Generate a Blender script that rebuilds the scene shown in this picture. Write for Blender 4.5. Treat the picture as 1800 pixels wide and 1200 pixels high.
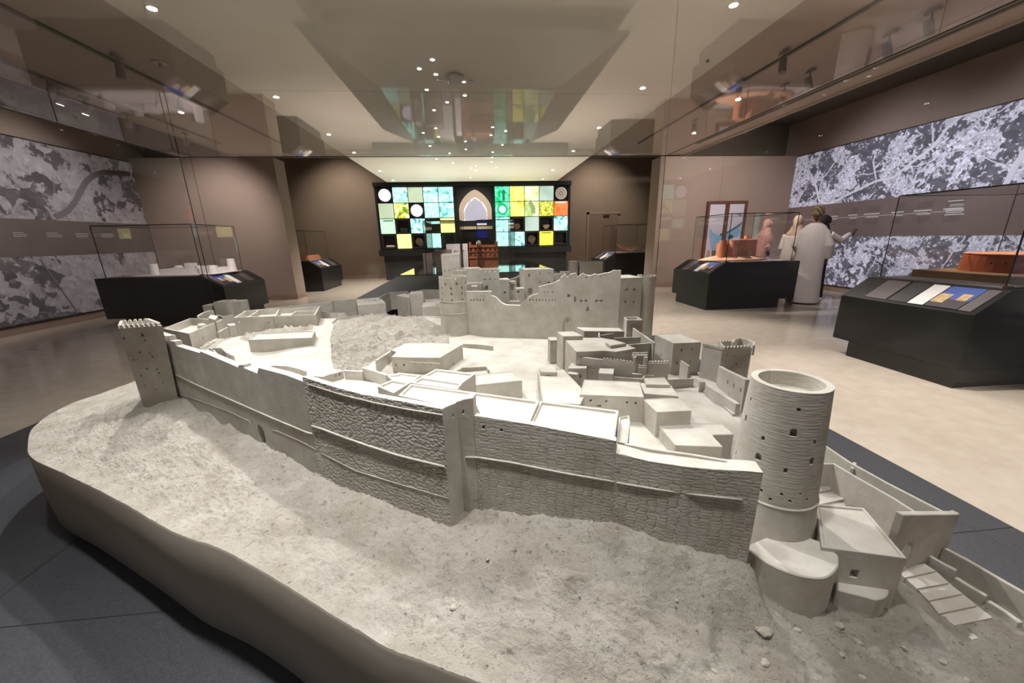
import bpy, math, random
import numpy as np
from math import sin, cos, pi, radians, sqrt, atan2
from mathutils import Vector, Matrix
random.seed(7)
for o in list(bpy.data.objects): bpy.data.objects.remove(o)
scene = bpy.context.scene
COL = scene.collection

# ------------------------------------------------------------------ camera
FPX = 650.0; YAW, PITCH, ROLL, EYE = radians(5), radians(15.5), radians(1.25), 1.36
_F = np.array([sin(YAW)*cos(PITCH), cos(YAW)*cos(PITCH), -sin(PITCH)])
_R0 = np.array([cos(YAW), -sin(YAW), 0.0]); _U0 = np.cross(_R0, _F)
_R = _R0*cos(ROLL) - _U0*sin(ROLL); _U = np.cross(_R, _F); _C = np.array([0, 0, EYE])
cd = bpy.data.cameras.new('camera'); cam = bpy.data.objects.new('camera', cd); COL.objects.link(cam)
cam.matrix_world = Matrix(((_R[0], _U[0], -_F[0], 0), (_R[1], _U[1], -_F[1], 0), (_R[2], _U[2], -_F[2], EYE), (0, 0, 0, 1)))
cd.sensor_fit = 'HORIZONTAL'; cd.sensor_width = 36; cd.lens = FPX/1800*36
cd.clip_start = 0.02; cd.clip_end = 100
scene.camera = cam
# ------------------------------------------------------------------ world, exposure
w = bpy.data.worlds.new('world'); scene.world = w; w.use_nodes = True
w.node_tree.nodes['Background'].inputs[0].default_value = (0.9, 0.85, 0.8, 1)
w.node_tree.nodes['Background'].inputs[1].default_value = 0.02
vs = scene.view_settings
vs.view_transform = 'Standard'; vs.look = 'None'; vs.gamma = 1.0; vs.use_curve_mapping = False
vs.exposure = 0.2
cy = scene.cycles
cy.max_bounces = 5; cy.diffuse_bounces = 3; cy.glossy_bounces = 2; cy.transmission_bounces = 2; cy.transparent_max_bounces = 24
cy.caustics_reflective = False; cy.caustics_refractive = False
cy.use_adaptive_sampling = True; cy.adaptive_threshold = 0.1; cy.sample_clamp_indirect = 4.0

# ceiling lamps of the gallery: recessed downlights in two rows, track spots outside them
CEIL = 3.28
LIGHTS = []
def spot(x, y, z, tx, ty, tz, power, angle, blend=0.6, col=(1.0, 0.90, 0.78), r=0.035):
    l = bpy.data.lights.new('spot_light', 'SPOT'); l.energy = power; l.spot_size = radians(angle); l.spot_blend = blend
    l.color = col; l.shadow_soft_size = r
    o = bpy.data.objects.new('spot_light', l); COL.objects.link(o); o.location = (x, y, z)
    o.rotation_euler = (Vector((tx, ty, tz))-Vector((x, y, z))).to_track_quat('-Z', 'Y').to_euler()
    return o
KEY = (1.0, 0.985, 0.962); WARM = (1.0, 0.93, 0.87)
# lamps in the ceiling above the large model
spot(-2.61, 3.98, 3.24, -1.7, 2.0, .5, 390, 62, .6, KEY)
for (x, y, tx, ty, p, an, bl) in ((-1.80, 1.72, -1.80, 1.62, 95, 60, .7), (-.98, 1.22, -1.0, 1.15, 185, 56, .7), (-.38, .86, -.40, .82, 190, 56, .7), (.22, .64, .18, .66, 130, 56, .7), (.75, .48, .75, .5, 40, 62, .7),
                                  (-.75, 2.5, -1.0, 2.0, 195, 108, .35), (.72, 2.50, .70, 1.75, 165, 74, .6), (.2, 3.02, .2, 3.0, 130, 56, .75), (-1.6, 2.9, -1.5, 2.8, 95, 62, .75)):
    spot(x, y, 3.24, tx, ty, .5, p, an, bl, KEY)
# downlights on the floor further back and behind the camera
for (x, y, p) in ((-2.61, 5.98, 100), (-2.61, 7.84, 130), (2.32, 5.51, 240), (2.32, 7.35, 240), (-2.61, 11.6, 800), (2.32, 11.6, 800), (-2.61, -1.8, 160), (2.32, -1.8, 200)):
    spot(x, y, 3.24, x, y, 0, p, 110, .8, WARM)
# track spots; those aimed at table, arch and robed man are added
for (x, y, tx, ty, tz, p, a) in ((3.6, 5.39, 3.2, 4.3, 0, 260, 75), (3.6, 3.0, 3.2, 2.3, 0, 330, 72), (3.6, 1.2, 3.0, 1.5, 0, 330, 72),
                                 (-3.8, 6.0, -5.2, 7.4, .9, 420, 34), (-3.8, 4.9, -4.9, 4.8, 0, 35, 85), (-3.8, 2.5, -4.8, 2.4, 0, 30, 85),
                                 (3.6, 7.6, 5.0, 7.0, .9, 420, 32), (4.9, 4.6, 5.5, 3.2, .9, 420, 36), (-.2, 6.4, -.1, 7.9, .9, 260, 30), (0, 11.2, .02, 14.0, 2.4, 120, 34), (5.0, 8.0, 6.4, 7.4, .8, 80, 65), (4.95, 5.4, 6.45, 6.8, 1.0, 170, 40)):
    spot(x, y, 3.2, tx, ty, tz, p, a, .6, WARM)
# unseen uplights added behind the central table to brighten the ceiling raft
for x in (-1.3, 1.3): spot(x, 11.6, .35, x*.9, 11.4, 3.28, 170, 130, .9, (.98, 1.0, .88))
# wall washers for the murals and piers; unseen alcove lamps added for brightness
for y in (2.5, 5.0, 7.5):
    spot(5.6, y, 3.3, 8.43, y, 1.8, 170, 90, .8, (.95, .94, 1.0))
    spot(-5.4, y, 3.3, -7.67, y, 1.8, 150, 90, .8, (1.0, .95, .92))
spot(5.6, 6.6, 3.22, 6.2, 9.8, 1.7, 400, 95, .9, (1.0, .88, .83))
spot(-5.3, 8.0, 3.22, -6.0, 9.8, 1.6, 190, 95, .9, (1.0, .9, .85))
for x in (-4.6, 4.6): spot(x, 13.0, 4.5, x, 14.9, 1.8, 330, 100, .9, (1.0, .90, .80))

# ------------------------------------------------------------------ lifting photo measurements to real heights
def _ray(u, v): return _F + _R*(u-900)/FPX - _U*(v-600)/FPX
def at(u, v, z):
    d = _ray(u, v); t = (z-EYE)/d[2]; return Vector(_C + t*d)
def atx(u, v, X):
    d = _ray(u, v); return Vector(_C + d*(X/d[0]))
def aty(u, v, Y):
    d = _ray(u, v); return Vector(_C + d*(Y/d[1]))
def proj(p):
    d = np.array(p)-_C; z = d@_F
    return (900+FPX*(d@_R)/z, 600-FPX*(d@_U)/z)
def height(u, v, z, tv):
    p = at(u, v, z); lo, hi = z, 3.0
    for _ in range(40):
        m = (lo+hi)/2
        if proj((p.x, p.y, m))[1] > tv: lo = m
        else: hi = m
    return lo
def on_plane(u, v, A, B):
    """ray meets the vertical plane through plan points A,B -> (s along AB in metres, z)"""
    d = _ray(u, v); ax, ay = A[0], A[1]; bx, by = B[0]-A[0], B[1]-A[1]; L = math.hypot(bx, by); bx /= L; by /= L
    nx, ny = -by, bx
    den = d[0]*nx+d[1]*ny
    t = (ax*nx+ay*ny)/den
    p = _C+t*d
    return (p[0]-ax)*bx+(p[1]-ay)*by, p[2], t

# ------------------------------------------------------------------ materials
MATS = {}
def lin(c):
    return tuple(((x/255)/12.92 if x/255 <= .04045 else ((x/255+.055)/1.055)**2.4) for x in c)+(1,)
def mat(name, col, rough=.6, spec=.5, metal=0, emit=None, es=0, noise=None, bump=None, coat=0):
    """noise=(scale, amount, detail) modulates the colour; bump=(scale, strength, distance)"""
    if name in MATS: return MATS[name]
    m = bpy.data.materials.new(name); m.use_nodes = True; MATS[name] = m
    nt = m.node_tree; b = nt.nodes['Principled BSDF']
    c = lin(col) if len(col) == 3 else col
    b.inputs['Base Color'].default_value = c; b.inputs['Roughness'].default_value = rough
    b.inputs['Specular IOR Level'].default_value = spec; b.inputs['Metallic'].default_value = metal
    b.inputs['Coat Weight'].default_value = coat
    if emit is not None:
        b.inputs['Emission Color'].default_value = lin(emit); b.inputs['Emission Strength'].default_value = es
    tc = nt.nodes.new('ShaderNodeTexCoord')
    if noise:
        n = nt.nodes.new('ShaderNodeTexNoise'); n.inputs['Scale'].default_value = noise[0]; n.inputs['Detail'].default_value = noise[2]
        nt.links.new(tc.outputs['Object'], n.inputs['Vector'])
        r = nt.nodes.new('ShaderNodeMapRange'); r.inputs['From Min'].default_value = .3; r.inputs['From Max'].default_value = .7
        r.inputs['To Min'].default_value = 1-noise[1]; r.inputs['To Max'].default_value = 1+noise[1]
        nt.links.new(n.outputs['Fac'], r.inputs['Value'])
        mx = nt.nodes.new('ShaderNodeVectorMath'); mx.operation = 'SCALE'; mx.inputs[0].default_value = c[:3]
        nt.links.new(r.outputs[0], mx.inputs['Scale']); nt.links.new(mx.outputs[0], b.inputs['Base Color'])
    if bump:
        n = nt.nodes.new('ShaderNodeTexNoise'); n.inputs['Scale'].default_value = bump[0]; n.inputs['Detail'].default_value = 6
        nt.links.new(tc.outputs['Object'], n.inputs['Vector'])
        bp = nt.nodes.new('ShaderNodeBump'); bp.inputs['Strength'].default_value = bump[1]; bp.inputs['Distance'].default_value = bump[2]
        nt.links.new(n.outputs['Fac'], bp.inputs['Height']); nt.links.new(bp.outputs[0], b.inputs['Normal'])
    return m
def nodes(m): return m.node_tree.nodes, m.node_tree.links, m.node_tree.nodes['Principled BSDF']

def glass_mat(name, tint=(.985, .988, .985), k=1.0):
    m = bpy.data.materials.new(name); m.use_nodes = True; MATS[name] = m
    nt = m.node_tree; nt.nodes.clear()
    out = nt.nodes.new('ShaderNodeOutputMaterial'); mix = nt.nodes.new('ShaderNodeMixShader')
    tr = nt.nodes.new('ShaderNodeBsdfTransparent'); tr.inputs[0].default_value = tint+(1,)
    gl = nt.nodes.new('ShaderNodeBsdfGlossy'); gl.inputs['Roughness'].default_value = 0.0; gl.inputs[0].default_value = (1, 1, 1, 1)
    lw = nt.nodes.new('ShaderNodeLayerWeight'); lw.inputs[0].default_value = .5
    p = nt.nodes.new('ShaderNodeMath'); p.operation = 'POWER'; p.inputs[1].default_value = 5
    a = nt.nodes.new('ShaderNodeMath'); a.operation = 'MULTIPLY_ADD'; a.inputs[1].default_value = .92*k; a.inputs[2].default_value = .038*k
    nt.links.new(lw.outputs['Facing'], p.inputs[0]); nt.links.new(p.outputs[0], a.inputs[0])
    nt.links.new(a.outputs[0], mix.inputs[0]); nt.links.new(tr.outputs[0], mix.inputs[1]); nt.links.new(gl.outputs[0], mix.inputs[2])
    nt.links.new(mix.outputs[0], out.inputs['Surface'])
    return m
GLASS = glass_mat('clear_glass', k=.85); GLASSR = glass_mat('roof_glass'); GLASSA = glass_mat('low_reflection_glass', k=.35)

# fort plaster family ------------------------------------------------
def plaster(name, col, kind):
    m = mat(name, col, .9, .12)
    N, L, b = nodes(m); tc = N.new('ShaderNodeTexCoord')
    n1 = N.new('ShaderNodeTexNoise'); n1.inputs['Scale'].default_value = 9; n1.inputs['Detail'].default_value = 8; n1.inputs['Roughness'].default_value = .65
    L.new(tc.outputs['Object'], n1.inputs['Vector'])
    cr = N.new('ShaderNodeValToRGB'); c = lin(col)
    cr.color_ramp.elements[0].position = .32; cr.color_ramp.elements[0].color = (c[0]*.80, c[1]*.77, c[2]*.72, 1)
    cr.color_ramp.elements[1].position = .68; cr.color_ramp.elements[1].color = (min(1, c[0]*1.08), min(1, c[1]*1.08), min(1, c[2]*1.08), 1)
    L.new(n1.outputs['Fac'], cr.inputs[0]); L.new(cr.outputs[0], b.inputs['Base Color'])
    bp = N.new('ShaderNodeBump'); L.new(bp.outputs[0], b.inputs['Normal'])
    if kind == 'smooth':
        n2 = N.new('ShaderNodeTexNoise'); n2.inputs['Scale'].default_value = 70; n2.inputs['Detail'].default_value = 5
        L.new(tc.outputs['Object'], n2.inputs['Vector']); L.new(n2.outputs['Fac'], bp.inputs['Height'])
        bp.inputs['Strength'].default_value = .35; bp.inputs['Distance'].default_value = .003
    elif kind in ('rubble', 'coursed'):      # stones pressed in the plaster: irregular rubble, or flat stones in rough courses
        sx, sy, wob, dist = ((74, 100, .9, .0042) if kind == 'rubble' else (38, 98, .40, .0026))
        mp = N.new('ShaderNodeMapping'); mp.inputs['Scale'].default_value = (sx, sy, 1); L.new(tc.outputs['UV'], mp.inputs['Vector'])
        nz = N.new('ShaderNodeTexNoise'); nz.inputs['Scale'].default_value = .55; nz.inputs['Detail'].default_value = 3; L.new(mp.outputs[0], nz.inputs['Vector'])
        vm = N.new('ShaderNodeVectorMath'); vm.operation = 'MULTIPLY_ADD'; vm.inputs[1].default_value = (wob*1.6, wob, 0); L.new(nz.outputs['Color'], vm.inputs[0]); L.new(mp.outputs[0], vm.inputs[2])
        vo = N.new('ShaderNodeTexVoronoi'); vo.voronoi_dimensions = '2D'; vo.inputs['Scale'].default_value = 1; L.new(vm.outputs[0], vo.inputs['Vector'])
        n3 = N.new('ShaderNodeTexNoise'); n3.inputs['Scale'].default_value = .9; n3.inputs['Detail'].default_value = 5; L.new(mp.outputs[0], n3.inputs['Vector'])
        ad = N.new('ShaderNodeMath'); ad.operation = 'ADD'
        sc3 = N.new('ShaderNodeMath'); sc3.operation = 'MULTIPLY'; L.new(n3.outputs['Fac'], sc3.inputs[0]); L.new(sc3.outputs[0], ad.inputs[1])
        hm = N.new('ShaderNodeMapRange'); hm.interpolation_type = 'SMOOTHSTEP'; L.new(vo.outputs['Distance'], hm.inputs['Value']); L.new(hm.outputs[0], ad.inputs[0])
        if kind == 'rubble':
            vo.feature = 'SMOOTH_F1'; vo.inputs['Smoothness'].default_value = .3; vo.inputs['Randomness'].default_value = .95
            hm.inputs['From Max'].default_value = .8; hm.inputs['To Min'].default_value = 1; hm.inputs['To Max'].default_value = 0; sc3.inputs[1].default_value = 1.0
        else:
            vo.feature = 'DISTANCE_TO_EDGE'; vo.inputs['Randomness'].default_value = .5; hm.inputs['From Max'].default_value = .2; sc3.inputs[1].default_value = .8
            sp = N.new('ShaderNodeSeparateXYZ'); L.new(tc.outputs['UV'], sp.inputs[0]); zr_ = N.new('ShaderNodeMapRange'); zr_.inputs['From Min'].default_value = .70; zr_.inputs['From Max'].default_value = .72; zr_.inputs['To Min'].default_value = 1; zr_.inputs['To Max'].default_value = .25; L.new(sp.outputs[1], zr_.inputs['Value'])
            mm_ = N.new('ShaderNodeMath'); mm_.operation = 'MULTIPLY'; L.new(hm.outputs[0], mm_.inputs[0]); L.new(zr_.outputs[0], mm_.inputs[1]); L.new(mm_.outputs[0], ad.inputs[0])
        L.new(ad.outputs[0], bp.inputs['Height']); bp.inputs['Strength'].default_value = 1.0; bp.inputs['Distance'].default_value = dist
    elif kind == 'ribbed':      # horizontal brushed courses on the big drum tower
        mp = N.new('ShaderNodeMapping'); mp.inputs['Scale'].default_value = (26, 190, 1)
        L.new(tc.outputs['UV'], mp.inputs['Vector'])
        n3 = N.new('ShaderNodeTexNoise'); n3.inputs['Scale'].default_value = 1; n3.inputs['Detail'].default_value = 5
        L.new(mp.outputs[0], n3.inputs['Vector']); L.new(n3.outputs['Fac'], bp.inputs['Height'])
        bp.inputs['Strength'].default_value = .7; bp.inputs['Distance'].default_value = .0028
    elif kind == 'earth':
        n2 = N.new('ShaderNodeTexNoise'); n2.inputs['Scale'].default_value = 60; n2.inputs['Detail'].default_value = 9; n2.inputs['Roughness'].default_value = .74
        L.new(tc.outputs['Object'], n2.inputs['Vector']); L.new(n2.outputs['Fac'], bp.inputs['Height'])
        bp.inputs['Strength'].default_value = 1.0; bp.inputs['Distance'].default_value = .022
        n4 = N.new('ShaderNodeTexNoise'); n4.inputs['Scale'].default_value = 46; n4.inputs['Detail'].default_value = 8; n4.inputs['Roughness'].default_value = .7
        L.new(tc.outputs['Object'], n4.inputs['Vector'])
        r4 = N.new('ShaderNodeMapRange'); r4.inputs['From Min'].default_value = .30; r4.inputs['From Max'].default_value = .44; r4.inputs['To Min'].default_value = .45; r4.inputs['To Max'].default_value = 1
        L.new(n4.outputs['Fac'], r4.inputs['Value'])
        sc = N.new('ShaderNodeVectorMath'); sc.operation = 'SCALE'; L.new(cr.outputs[0], sc.inputs[0]); L.new(r4.outputs[0], sc.inputs['Scale'])
        L.new(sc.outputs[0], b.inputs['Base Color'])
    return m
PL = plaster('plaster_smooth', (203, 199, 192), 'smooth')
PLR = plaster('plaster_rubble', (203, 199, 192), 'rubble')
PLC = plaster('plaster_coursed', (203, 199, 192), 'coursed')
PLT = plaster('plaster_ribbed', (203, 199, 192), 'ribbed')
PLE = plaster('earth_plaster', (218, 211, 201), 'earth')
PLB = mat('plinth_plaster', (176, 168, 154), .85, .15, noise=(3, .08, 4), bump=(30, .2, .003))

# ------------------------------------------------------------------ object helpers
def link(o, parent=None):
    COL.objects.link(o)
    if parent is not None:
        o.parent = parent
        if parent.type == 'EMPTY': o.matrix_parent_inverse = Matrix.Translation(parent.location).inverted()
    return o
def mesh(name, v, f, m, parent=None, smooth=False, uv=None):
    me = bpy.data.meshes.new(name); me.from_pydata([tuple(p) for p in v], [], f)
    if uv:
        ul = me.uv_layers.new(name='UVMap')
        for lp in me.loops: ul.data[lp.index].uv = uv[lp.vertex_index]
    me.materials.append(m)
    if smooth: me.polygons.foreach_set('use_smooth', [True]*len(me.polygons))
    me.update()
    return link(bpy.data.objects.new(name, me), parent)
def thing(name, label, cat, loc=(0, 0, 0), group=None):
    o = bpy.data.objects.new(name, None); o.location = loc; o.empty_display_size = .1
    COL.objects.link(o); tag(o, label, cat, group); return o
def tag(o, label, cat, group=None):
    o['label'] = label; o['category'] = cat
    if group: o['group'] = group
    return o
def struct(o): o['kind'] = 'structure'; return o
def area(p): return sum(p[i][0]*p[(i+1) % len(p)][1]-p[(i+1) % len(p)][0]*p[i][1] for i in range(len(p)))/2
def ccw(p): p = [(q[0], q[1]) for q in p]; return p if area(p) > 0 else p[::-1]
def inset(p, d):
    n = len(p); out = []
    for i in range(n):
        a, b, c = Vector(p[i-1]), Vector(p[i]), Vector(p[(i+1) % n])
        d1 = (b-a).normalized(); d2 = (c-b).normalized()
        n1 = Vector((-d1.y, d1.x)); n2 = Vector((-d2.y, d2.x))
        k = n1+n2
        if k.length < 1e-6: out.append(tuple(b+n1*d)); continue
        k.normalize(); s = max(.35, k.dot(n1)); out.append(tuple(b+k*(d/s)))
    return out
def prism_vf(p, z0, z1):
    n = len(p); v = [(x, y, z0) for x, y in p]+[(x, y, z1) for x, y in p]
    f = [tuple(range(n))[::-1], tuple(range(n, 2*n))]+[(i, (i+1) % n, n+(i+1) % n, n+i) for i in range(n)]
    return v, f
def join_vf(parts):
    V, Fc = [], []
    for v, f in parts:
        o = len(V); V += list(v); Fc += [tuple(i+o for i in q) for q in f]
    return V, Fc
def box_vf(x0, x1, y0, y1, z0, z1): return prism_vf([(x0, y0), (x1, y0), (x1, y1), (x0, y1)], z0, z1)
def box(name, x0, x1, y0, y1, z0, z1, m, parent=None, bev=0):
    v, f = box_vf(x0, x1, y0, y1, z0, z1); o = mesh(name, v, f, m, parent)
    if bev: bevel(o, bev)
    return o
def bevel(o, wd=.003, seg=1):
    b = o.modifiers.new('bevel', 'BEVEL'); b.width = wd; b.segments = seg; b.limit_method = 'ANGLE'; b.angle_limit = radians(40); return o
def roofed_vf(p, z0, z1, rim, depth):
    if depth <= 0: return prism_vf(p, z0, z1)
    q = inset(p, rim); n = len(p)
    v = [(x, y, z0) for x, y in p]+[(x, y, z1) for x, y in p]+[(x, y, z1) for x, y in q]+[(x, y, z1-depth) for x, y in q]
    f = [tuple(range(n))[::-1]]
    for i in range(n):
        j = (i+1) % n
        f += [(i, j, n+j, n+i), (n+i, n+j, 2*n+j, 2*n+i), (2*n+i, 2*n+j, 3*n+j, 3*n+i)]
    f.append(tuple(range(3*n, 4*n)))
    return v, f
def cyl_vf(cx, cy, r0, r1, z0, z1, n=32, a0=0):
    v = [(cx+r0*cos(a0+2*pi*i/n), cy+r0*sin(a0+2*pi*i/n), z0) for i in range(n)]+[(cx+r1*cos(a0+2*pi*i/n), cy+r1*sin(a0+2*pi*i/n), z1) for i in range(n)]
    f = [tuple(range(n))[::-1], tuple(range(n, 2*n))]+[(i, (i+1) % n, n+(i+1) % n, n+i) for i in range(n)]
    return v, f
def tube_vf(pts, r, n=6):
    V, Fc = [], []
    pts = [Vector(p) for p in pts]
    rs = r if isinstance(r, (list, tuple)) else [r]*len(pts)
    for i, p in enumerate(pts):
        d = (pts[min(i+1, len(pts)-1)]-pts[max(i-1, 0)]).normalized()
        a = d.cross(Vector((0, 0, 1)) if abs(d.z) < .9 else Vector((1, 0, 0))).normalized(); b = d.cross(a)
        V += [tuple(p+(a*cos(2*pi*k/n)+b*sin(2*pi*k/n))*rs[i]) for k in range(n)]
    for i in range(len(pts)-1):
        Fc += [(i*n+k, i*n+(k+1) % n, (i+1)*n+(k+1) % n, (i+1)*n+k) for k in range(n)]
    Fc += [tuple(range(n))[::-1], tuple(range((len(pts)-1)*n, len(pts)*n))]
    return V, Fc
def lathe_vf(prof, n=24, c=(0, 0, 0)):
    V = [(c[0]+r*cos(2*pi*k/n), c[1]+r*sin(2*pi*k/n), c[2]+z) for r, z in prof for k in range(n)]
    Fc = [(i*n+k, i*n+(k+1) % n, (i+1)*n+(k+1) % n, (i+1)*n+k) for i in range(len(prof)-1) for k in range(n)]
    Fc += [tuple(range(n))[::-1], tuple(range((len(prof)-1)*n, len(prof)*n))]
    return V, Fc
def cut(o, cutters):
    """real openings: subtract the cutter solids from mesh o"""
    if not cutters: return o
    me = bpy.data.meshes.new('cut'); v, f = join_vf(cutters); me.from_pydata(v, [], f); me.update()
    c = bpy.data.objects.new('cut', me); COL.objects.link(c)
    md = o.modifiers.new('b', 'BOOLEAN'); md.object = c; md.operation = 'DIFFERENCE'; md.solver = 'EXACT'
    md.use_self = True
    bpy.context.view_layer.update()
    dg = bpy.context.evaluated_depsgraph_get()
    new = bpy.data.meshes.new_from_object(o.evaluated_get(dg))
    o.modifiers.remove(md); old = o.data; o.data = new; new.name = old.name
    bpy.data.objects.remove(c)
    return o
def hole_vf(P, tx, ty, w, h, dep, arch=False):
    """cutter centred on wall point P=(x,y,z bottom centre); (tx,ty) unit direction along the wall"""
    nx, ny = -ty, tx
    if arch: pr = [(-w/2, 0), (w/2, 0), (w/2, h-w/2)]+[(w/2*cos(a), h-w/2+w/2*sin(a)) for a in (pi*.25, pi*.5, pi*.75)]+[(-w/2, h-w/2)]
    elif arch is None: pr = [(-w/2, 0), (w/2, 0), (w*.28, h*.55), (0, h), (-w*.28, h*.55)]
    else: pr = [(-w/2, 0), (w/2, 0), (w/2, h), (-w/2, h)]
    n = len(pr); v = []
    for s in (-dep, dep):
        v += [(P[0]+tx*a+nx*s, P[1]+ty*a+ny*s, P[2]+b) for a, b in pr]
    f = [tuple(range(n)), tuple(range(n, 2*n))[::-1]]+[(i, n+i, n+(i+1) % n, (i+1) % n) for i in range(n)]
    return v, f
# ================================================================== FORT MODEL
import bmesh
def fix_normals(o):
    bm = bmesh.new(); bm.from_mesh(o.data); bmesh.ops.recalc_face_normals(bm, faces=bm.faces); bm.to_mesh(o.data); bm.free(); return o
_cut0 = cut
def cut(o, cutters):
    if not cutters: return o
    cc = []
    for v, f in cutters:
        bm = bmesh.new(); vs_ = [bm.verts.new(p) for p in v]
        for q in f: bm.faces.new([vs_[i] for i in q])
        bmesh.ops.recalc_face_normals(bm, faces=bm.faces)
        bm.verts.index_update(); cc.append(([tuple(x.co) for x in bm.verts], [tuple(x.index for x in q.verts) for q in bm.faces])); bm.free()
    fix_normals(o)
    return _cut0(o, cc)

FORT = thing('fort_model', 'huge pale plaster model of a walled fort on a curved plinth', 'scale model', (-.3, 2.2, 0))
GL, GY, GU = .60, .645, .69

def facade(name, base, prof, zb, th, m, holes=(), parent=FORT, bev=0, away=True, off=0.0):
    base = [Vector((b[0], b[1])) for b in base]
    L = [0]
    for i in range(len(base)-1): L.append(L[-1]+(base[i+1]-base[i]).length)
    def locate(u, v):
        best = None
        for i in range(len(base)-1):
            s, z, t = on_plane(u, v, base[i], base[i+1]); ln = L[i+1]-L[i]
            miss = max(0, -s, s-ln)
            if t > 0 and (best is None or miss < best[0]): best = (miss, L[i]+min(max(s, 0), ln), z, i)
        return best
    cols = []
    for p in prof:
        if len(p) == 3: cols.append((p[1], p[2])); continue      # ('s', s, z)
        b = locate(*p); cols.append([b[1], b[2]])
    for i in range(1, len(cols)):
        if cols[i][0] < cols[i-1][0]: cols[i] = [cols[i-1][0]+1e-4, cols[i][1]]
    if cols[0][0] > 1e-4: cols.insert(0, [0, cols[0][1]])
    if cols[-1][0] < L[-1]-1e-4: cols.append([L[-1], cols[-1][1]])
    for k in L[1:-1]:
        for i in range(len(cols)-1):
            if cols[i][0] < k-1e-4 and cols[i+1][0] > k+1e-4:
                t = (k-cols[i][0])/(cols[i+1][0]-cols[i][0]); cols.insert(i+1, [k, cols[i][1]*(1-t)+cols[i+1][1]*t]); break
    def pos(s):
        for i in range(len(base)-1):
            if s <= L[i+1]+1e-6 or i == len(base)-2:
                d = (base[i+1]-base[i]).normalized(); p = base[i]+d*(s-L[i]); n = Vector((-d.y, d.x))
                if abs(s-L[i]) < 1e-4 and i > 0:
                    d0 = (base[i]-base[i-1]).normalized(); n = (n+Vector((-d0.y, d0.x))).normalized()
                elif abs(s-L[i+1]) < 1e-4 and i < len(base)-2:
                    d0 = (base[i+2]-base[i+1]).normalized(); n = (n+Vector((-d0.y, d0.x))).normalized()
                if (n.dot(p) < 0) == away: n = -n
                return p-n*off, n, d
    V, UV = [], []
    for s, z in cols:
        p, n, d = pos(s); q = p+n*th
        V += [(p.x, p.y, zb), (p.x, p.y, z), (q.x, q.y, z), (q.x, q.y, zb)]
        UV += [(s, zb), (s, z), (s, z+th), (s, zb-th)]
    Fc = []
    for i in range(len(cols)-1):
        a, b = 4*i, 4*i+4
        if cols[i+1][0]-cols[i][0] > 2e-4:
            Fc += [(a, b, b+1, a+1), (a+2, b+2, b+3, a+3), (a, a+3, b+3, b)]
        else:
            Fc += [(a, b, b+1, a+1), (a+2, b+2, b+3, a+3), (a, a+3, b+3, b)]
        Fc.append((a+1, b+1, b+2, a+2))
    e = 4*(len(cols)-1)
    Fc += [(0, 1, 2, 3), (e+3, e+2, e+1, e)]
    o = mesh(name, V, Fc, m, parent, uv=UV); fix_normals(o)
    cs = []
    for h in holes:
        b = locate(h[0], h[1]); p, n, d = pos(b[1]); cs.append(hole_vf((p.x, p.y, b[2]-h[3]/2), d.x, d.y, h[2], h[3], h[4], h[5] if len(h) > 5 else False))
    cut(o, cs)
    if bev: bevel(o, bev)
    o['_zb'] = zb
    return o

def house(name, roof, z1, z0, rim=.010, depth=.012, holes=(), m=PL, parent=FORT, bev=.0018, extra=()):
    P = [at(u, v, z1) for u, v in roof]; xy = [(p.x, p.y) for p in P]
    c = ccw(xy)
    v, f = roofed_vf(c, z0, z1, rim, depth)
    if extra: v, f = join_vf([(v, f)]+list(extra))
    o = mesh(name, v, f, m, parent); fix_normals(o)
    cs = []
    for h in holes:       # (edge index a, edge index b, u, v, w, h, dep, arch)
        A, B = xy[h[0]], xy[h[1]]; s, z, t = on_plane(h[2], h[3], A, B)
        d = (Vector(B)-Vector(A)).normalized(); p = Vector(A)+d*s
        cs.append(hole_vf((p.x, p.y, z-h[5]/2), d.x, d.y, h[4], h[5], h[6], h[7] if len(h) > 7 else False))
    cut(o, cs)
    if bev: bevel(o, bev)
    return o
def blockY(name, a, b, Y, d, z0, rim=.008, depth=.01, holes=(), skew=0, Yb=None):
    A = aty(a[0], a[1], Y); B = aty(b[0], b[1], Yb or Y); z1 = (A.z+B.z)/2
    xy = [(A.x, A.y), (B.x, B.y), (B.x+skew, B.y+d), (A.x+skew, A.y+d)]
    v, f = roofed_vf(ccw(xy), z0, z1, rim, depth); o = mesh(name, v, f, PL, FORT); fix_normals(o)
    cs = []
    for h in holes:
        s, z, t = on_plane(h[0], h[1], xy[0], xy[1]); dd = (Vector(xy[1])-Vector(xy[0])).normalized(); p = Vector(xy[0])+dd*s
        cs.append(hole_vf((p.x, p.y, z-h[3]/2), dd.x, dd.y, h[2], h[3], h[4], h[5] if len(h) > 5 else False))
    cut(o, cs); return bevel(o, .0018)
def strip_wall(name, pts, z, zb, th, m=PL, parent=FORT, side=1, bev=.0015):
    """thin wall whose top edge runs through measured points at height z"""
    P = [at(u, v, z) for u, v in pts]; n = len(P); L_, R_ = [], []
    for i, p in enumerate(P):
        d = (P[min(i+1, n-1)]-P[max(i-1, 0)]); d.z = 0; d.normalize(); nn = Vector((-d.y, d.x, 0))*side
        L_.append((p.x, p.y)); R_.append((p.x+nn.x*th, p.y+nn.y*th))
    v, f = prism_vf(ccw(L_+R_[::-1]), zb, z); o = mesh(name, v, f, m, parent)
    return bevel(o, bev) if bev else o
def cone_hit(u, v, cx, cy, r0, r1, z0, z1):
    d = _ray(u, v); d = d/np.linalg.norm(d); t = 0
    for k in range(4000):
        t += .001; p = _C+d*t
        k_ = (p[2]-z0)/(z1-z0); r = r0+(r1-r0)*k_
        if math.hypot(p[0]-cx, p[1]-cy) <= r: break
    return p
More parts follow.
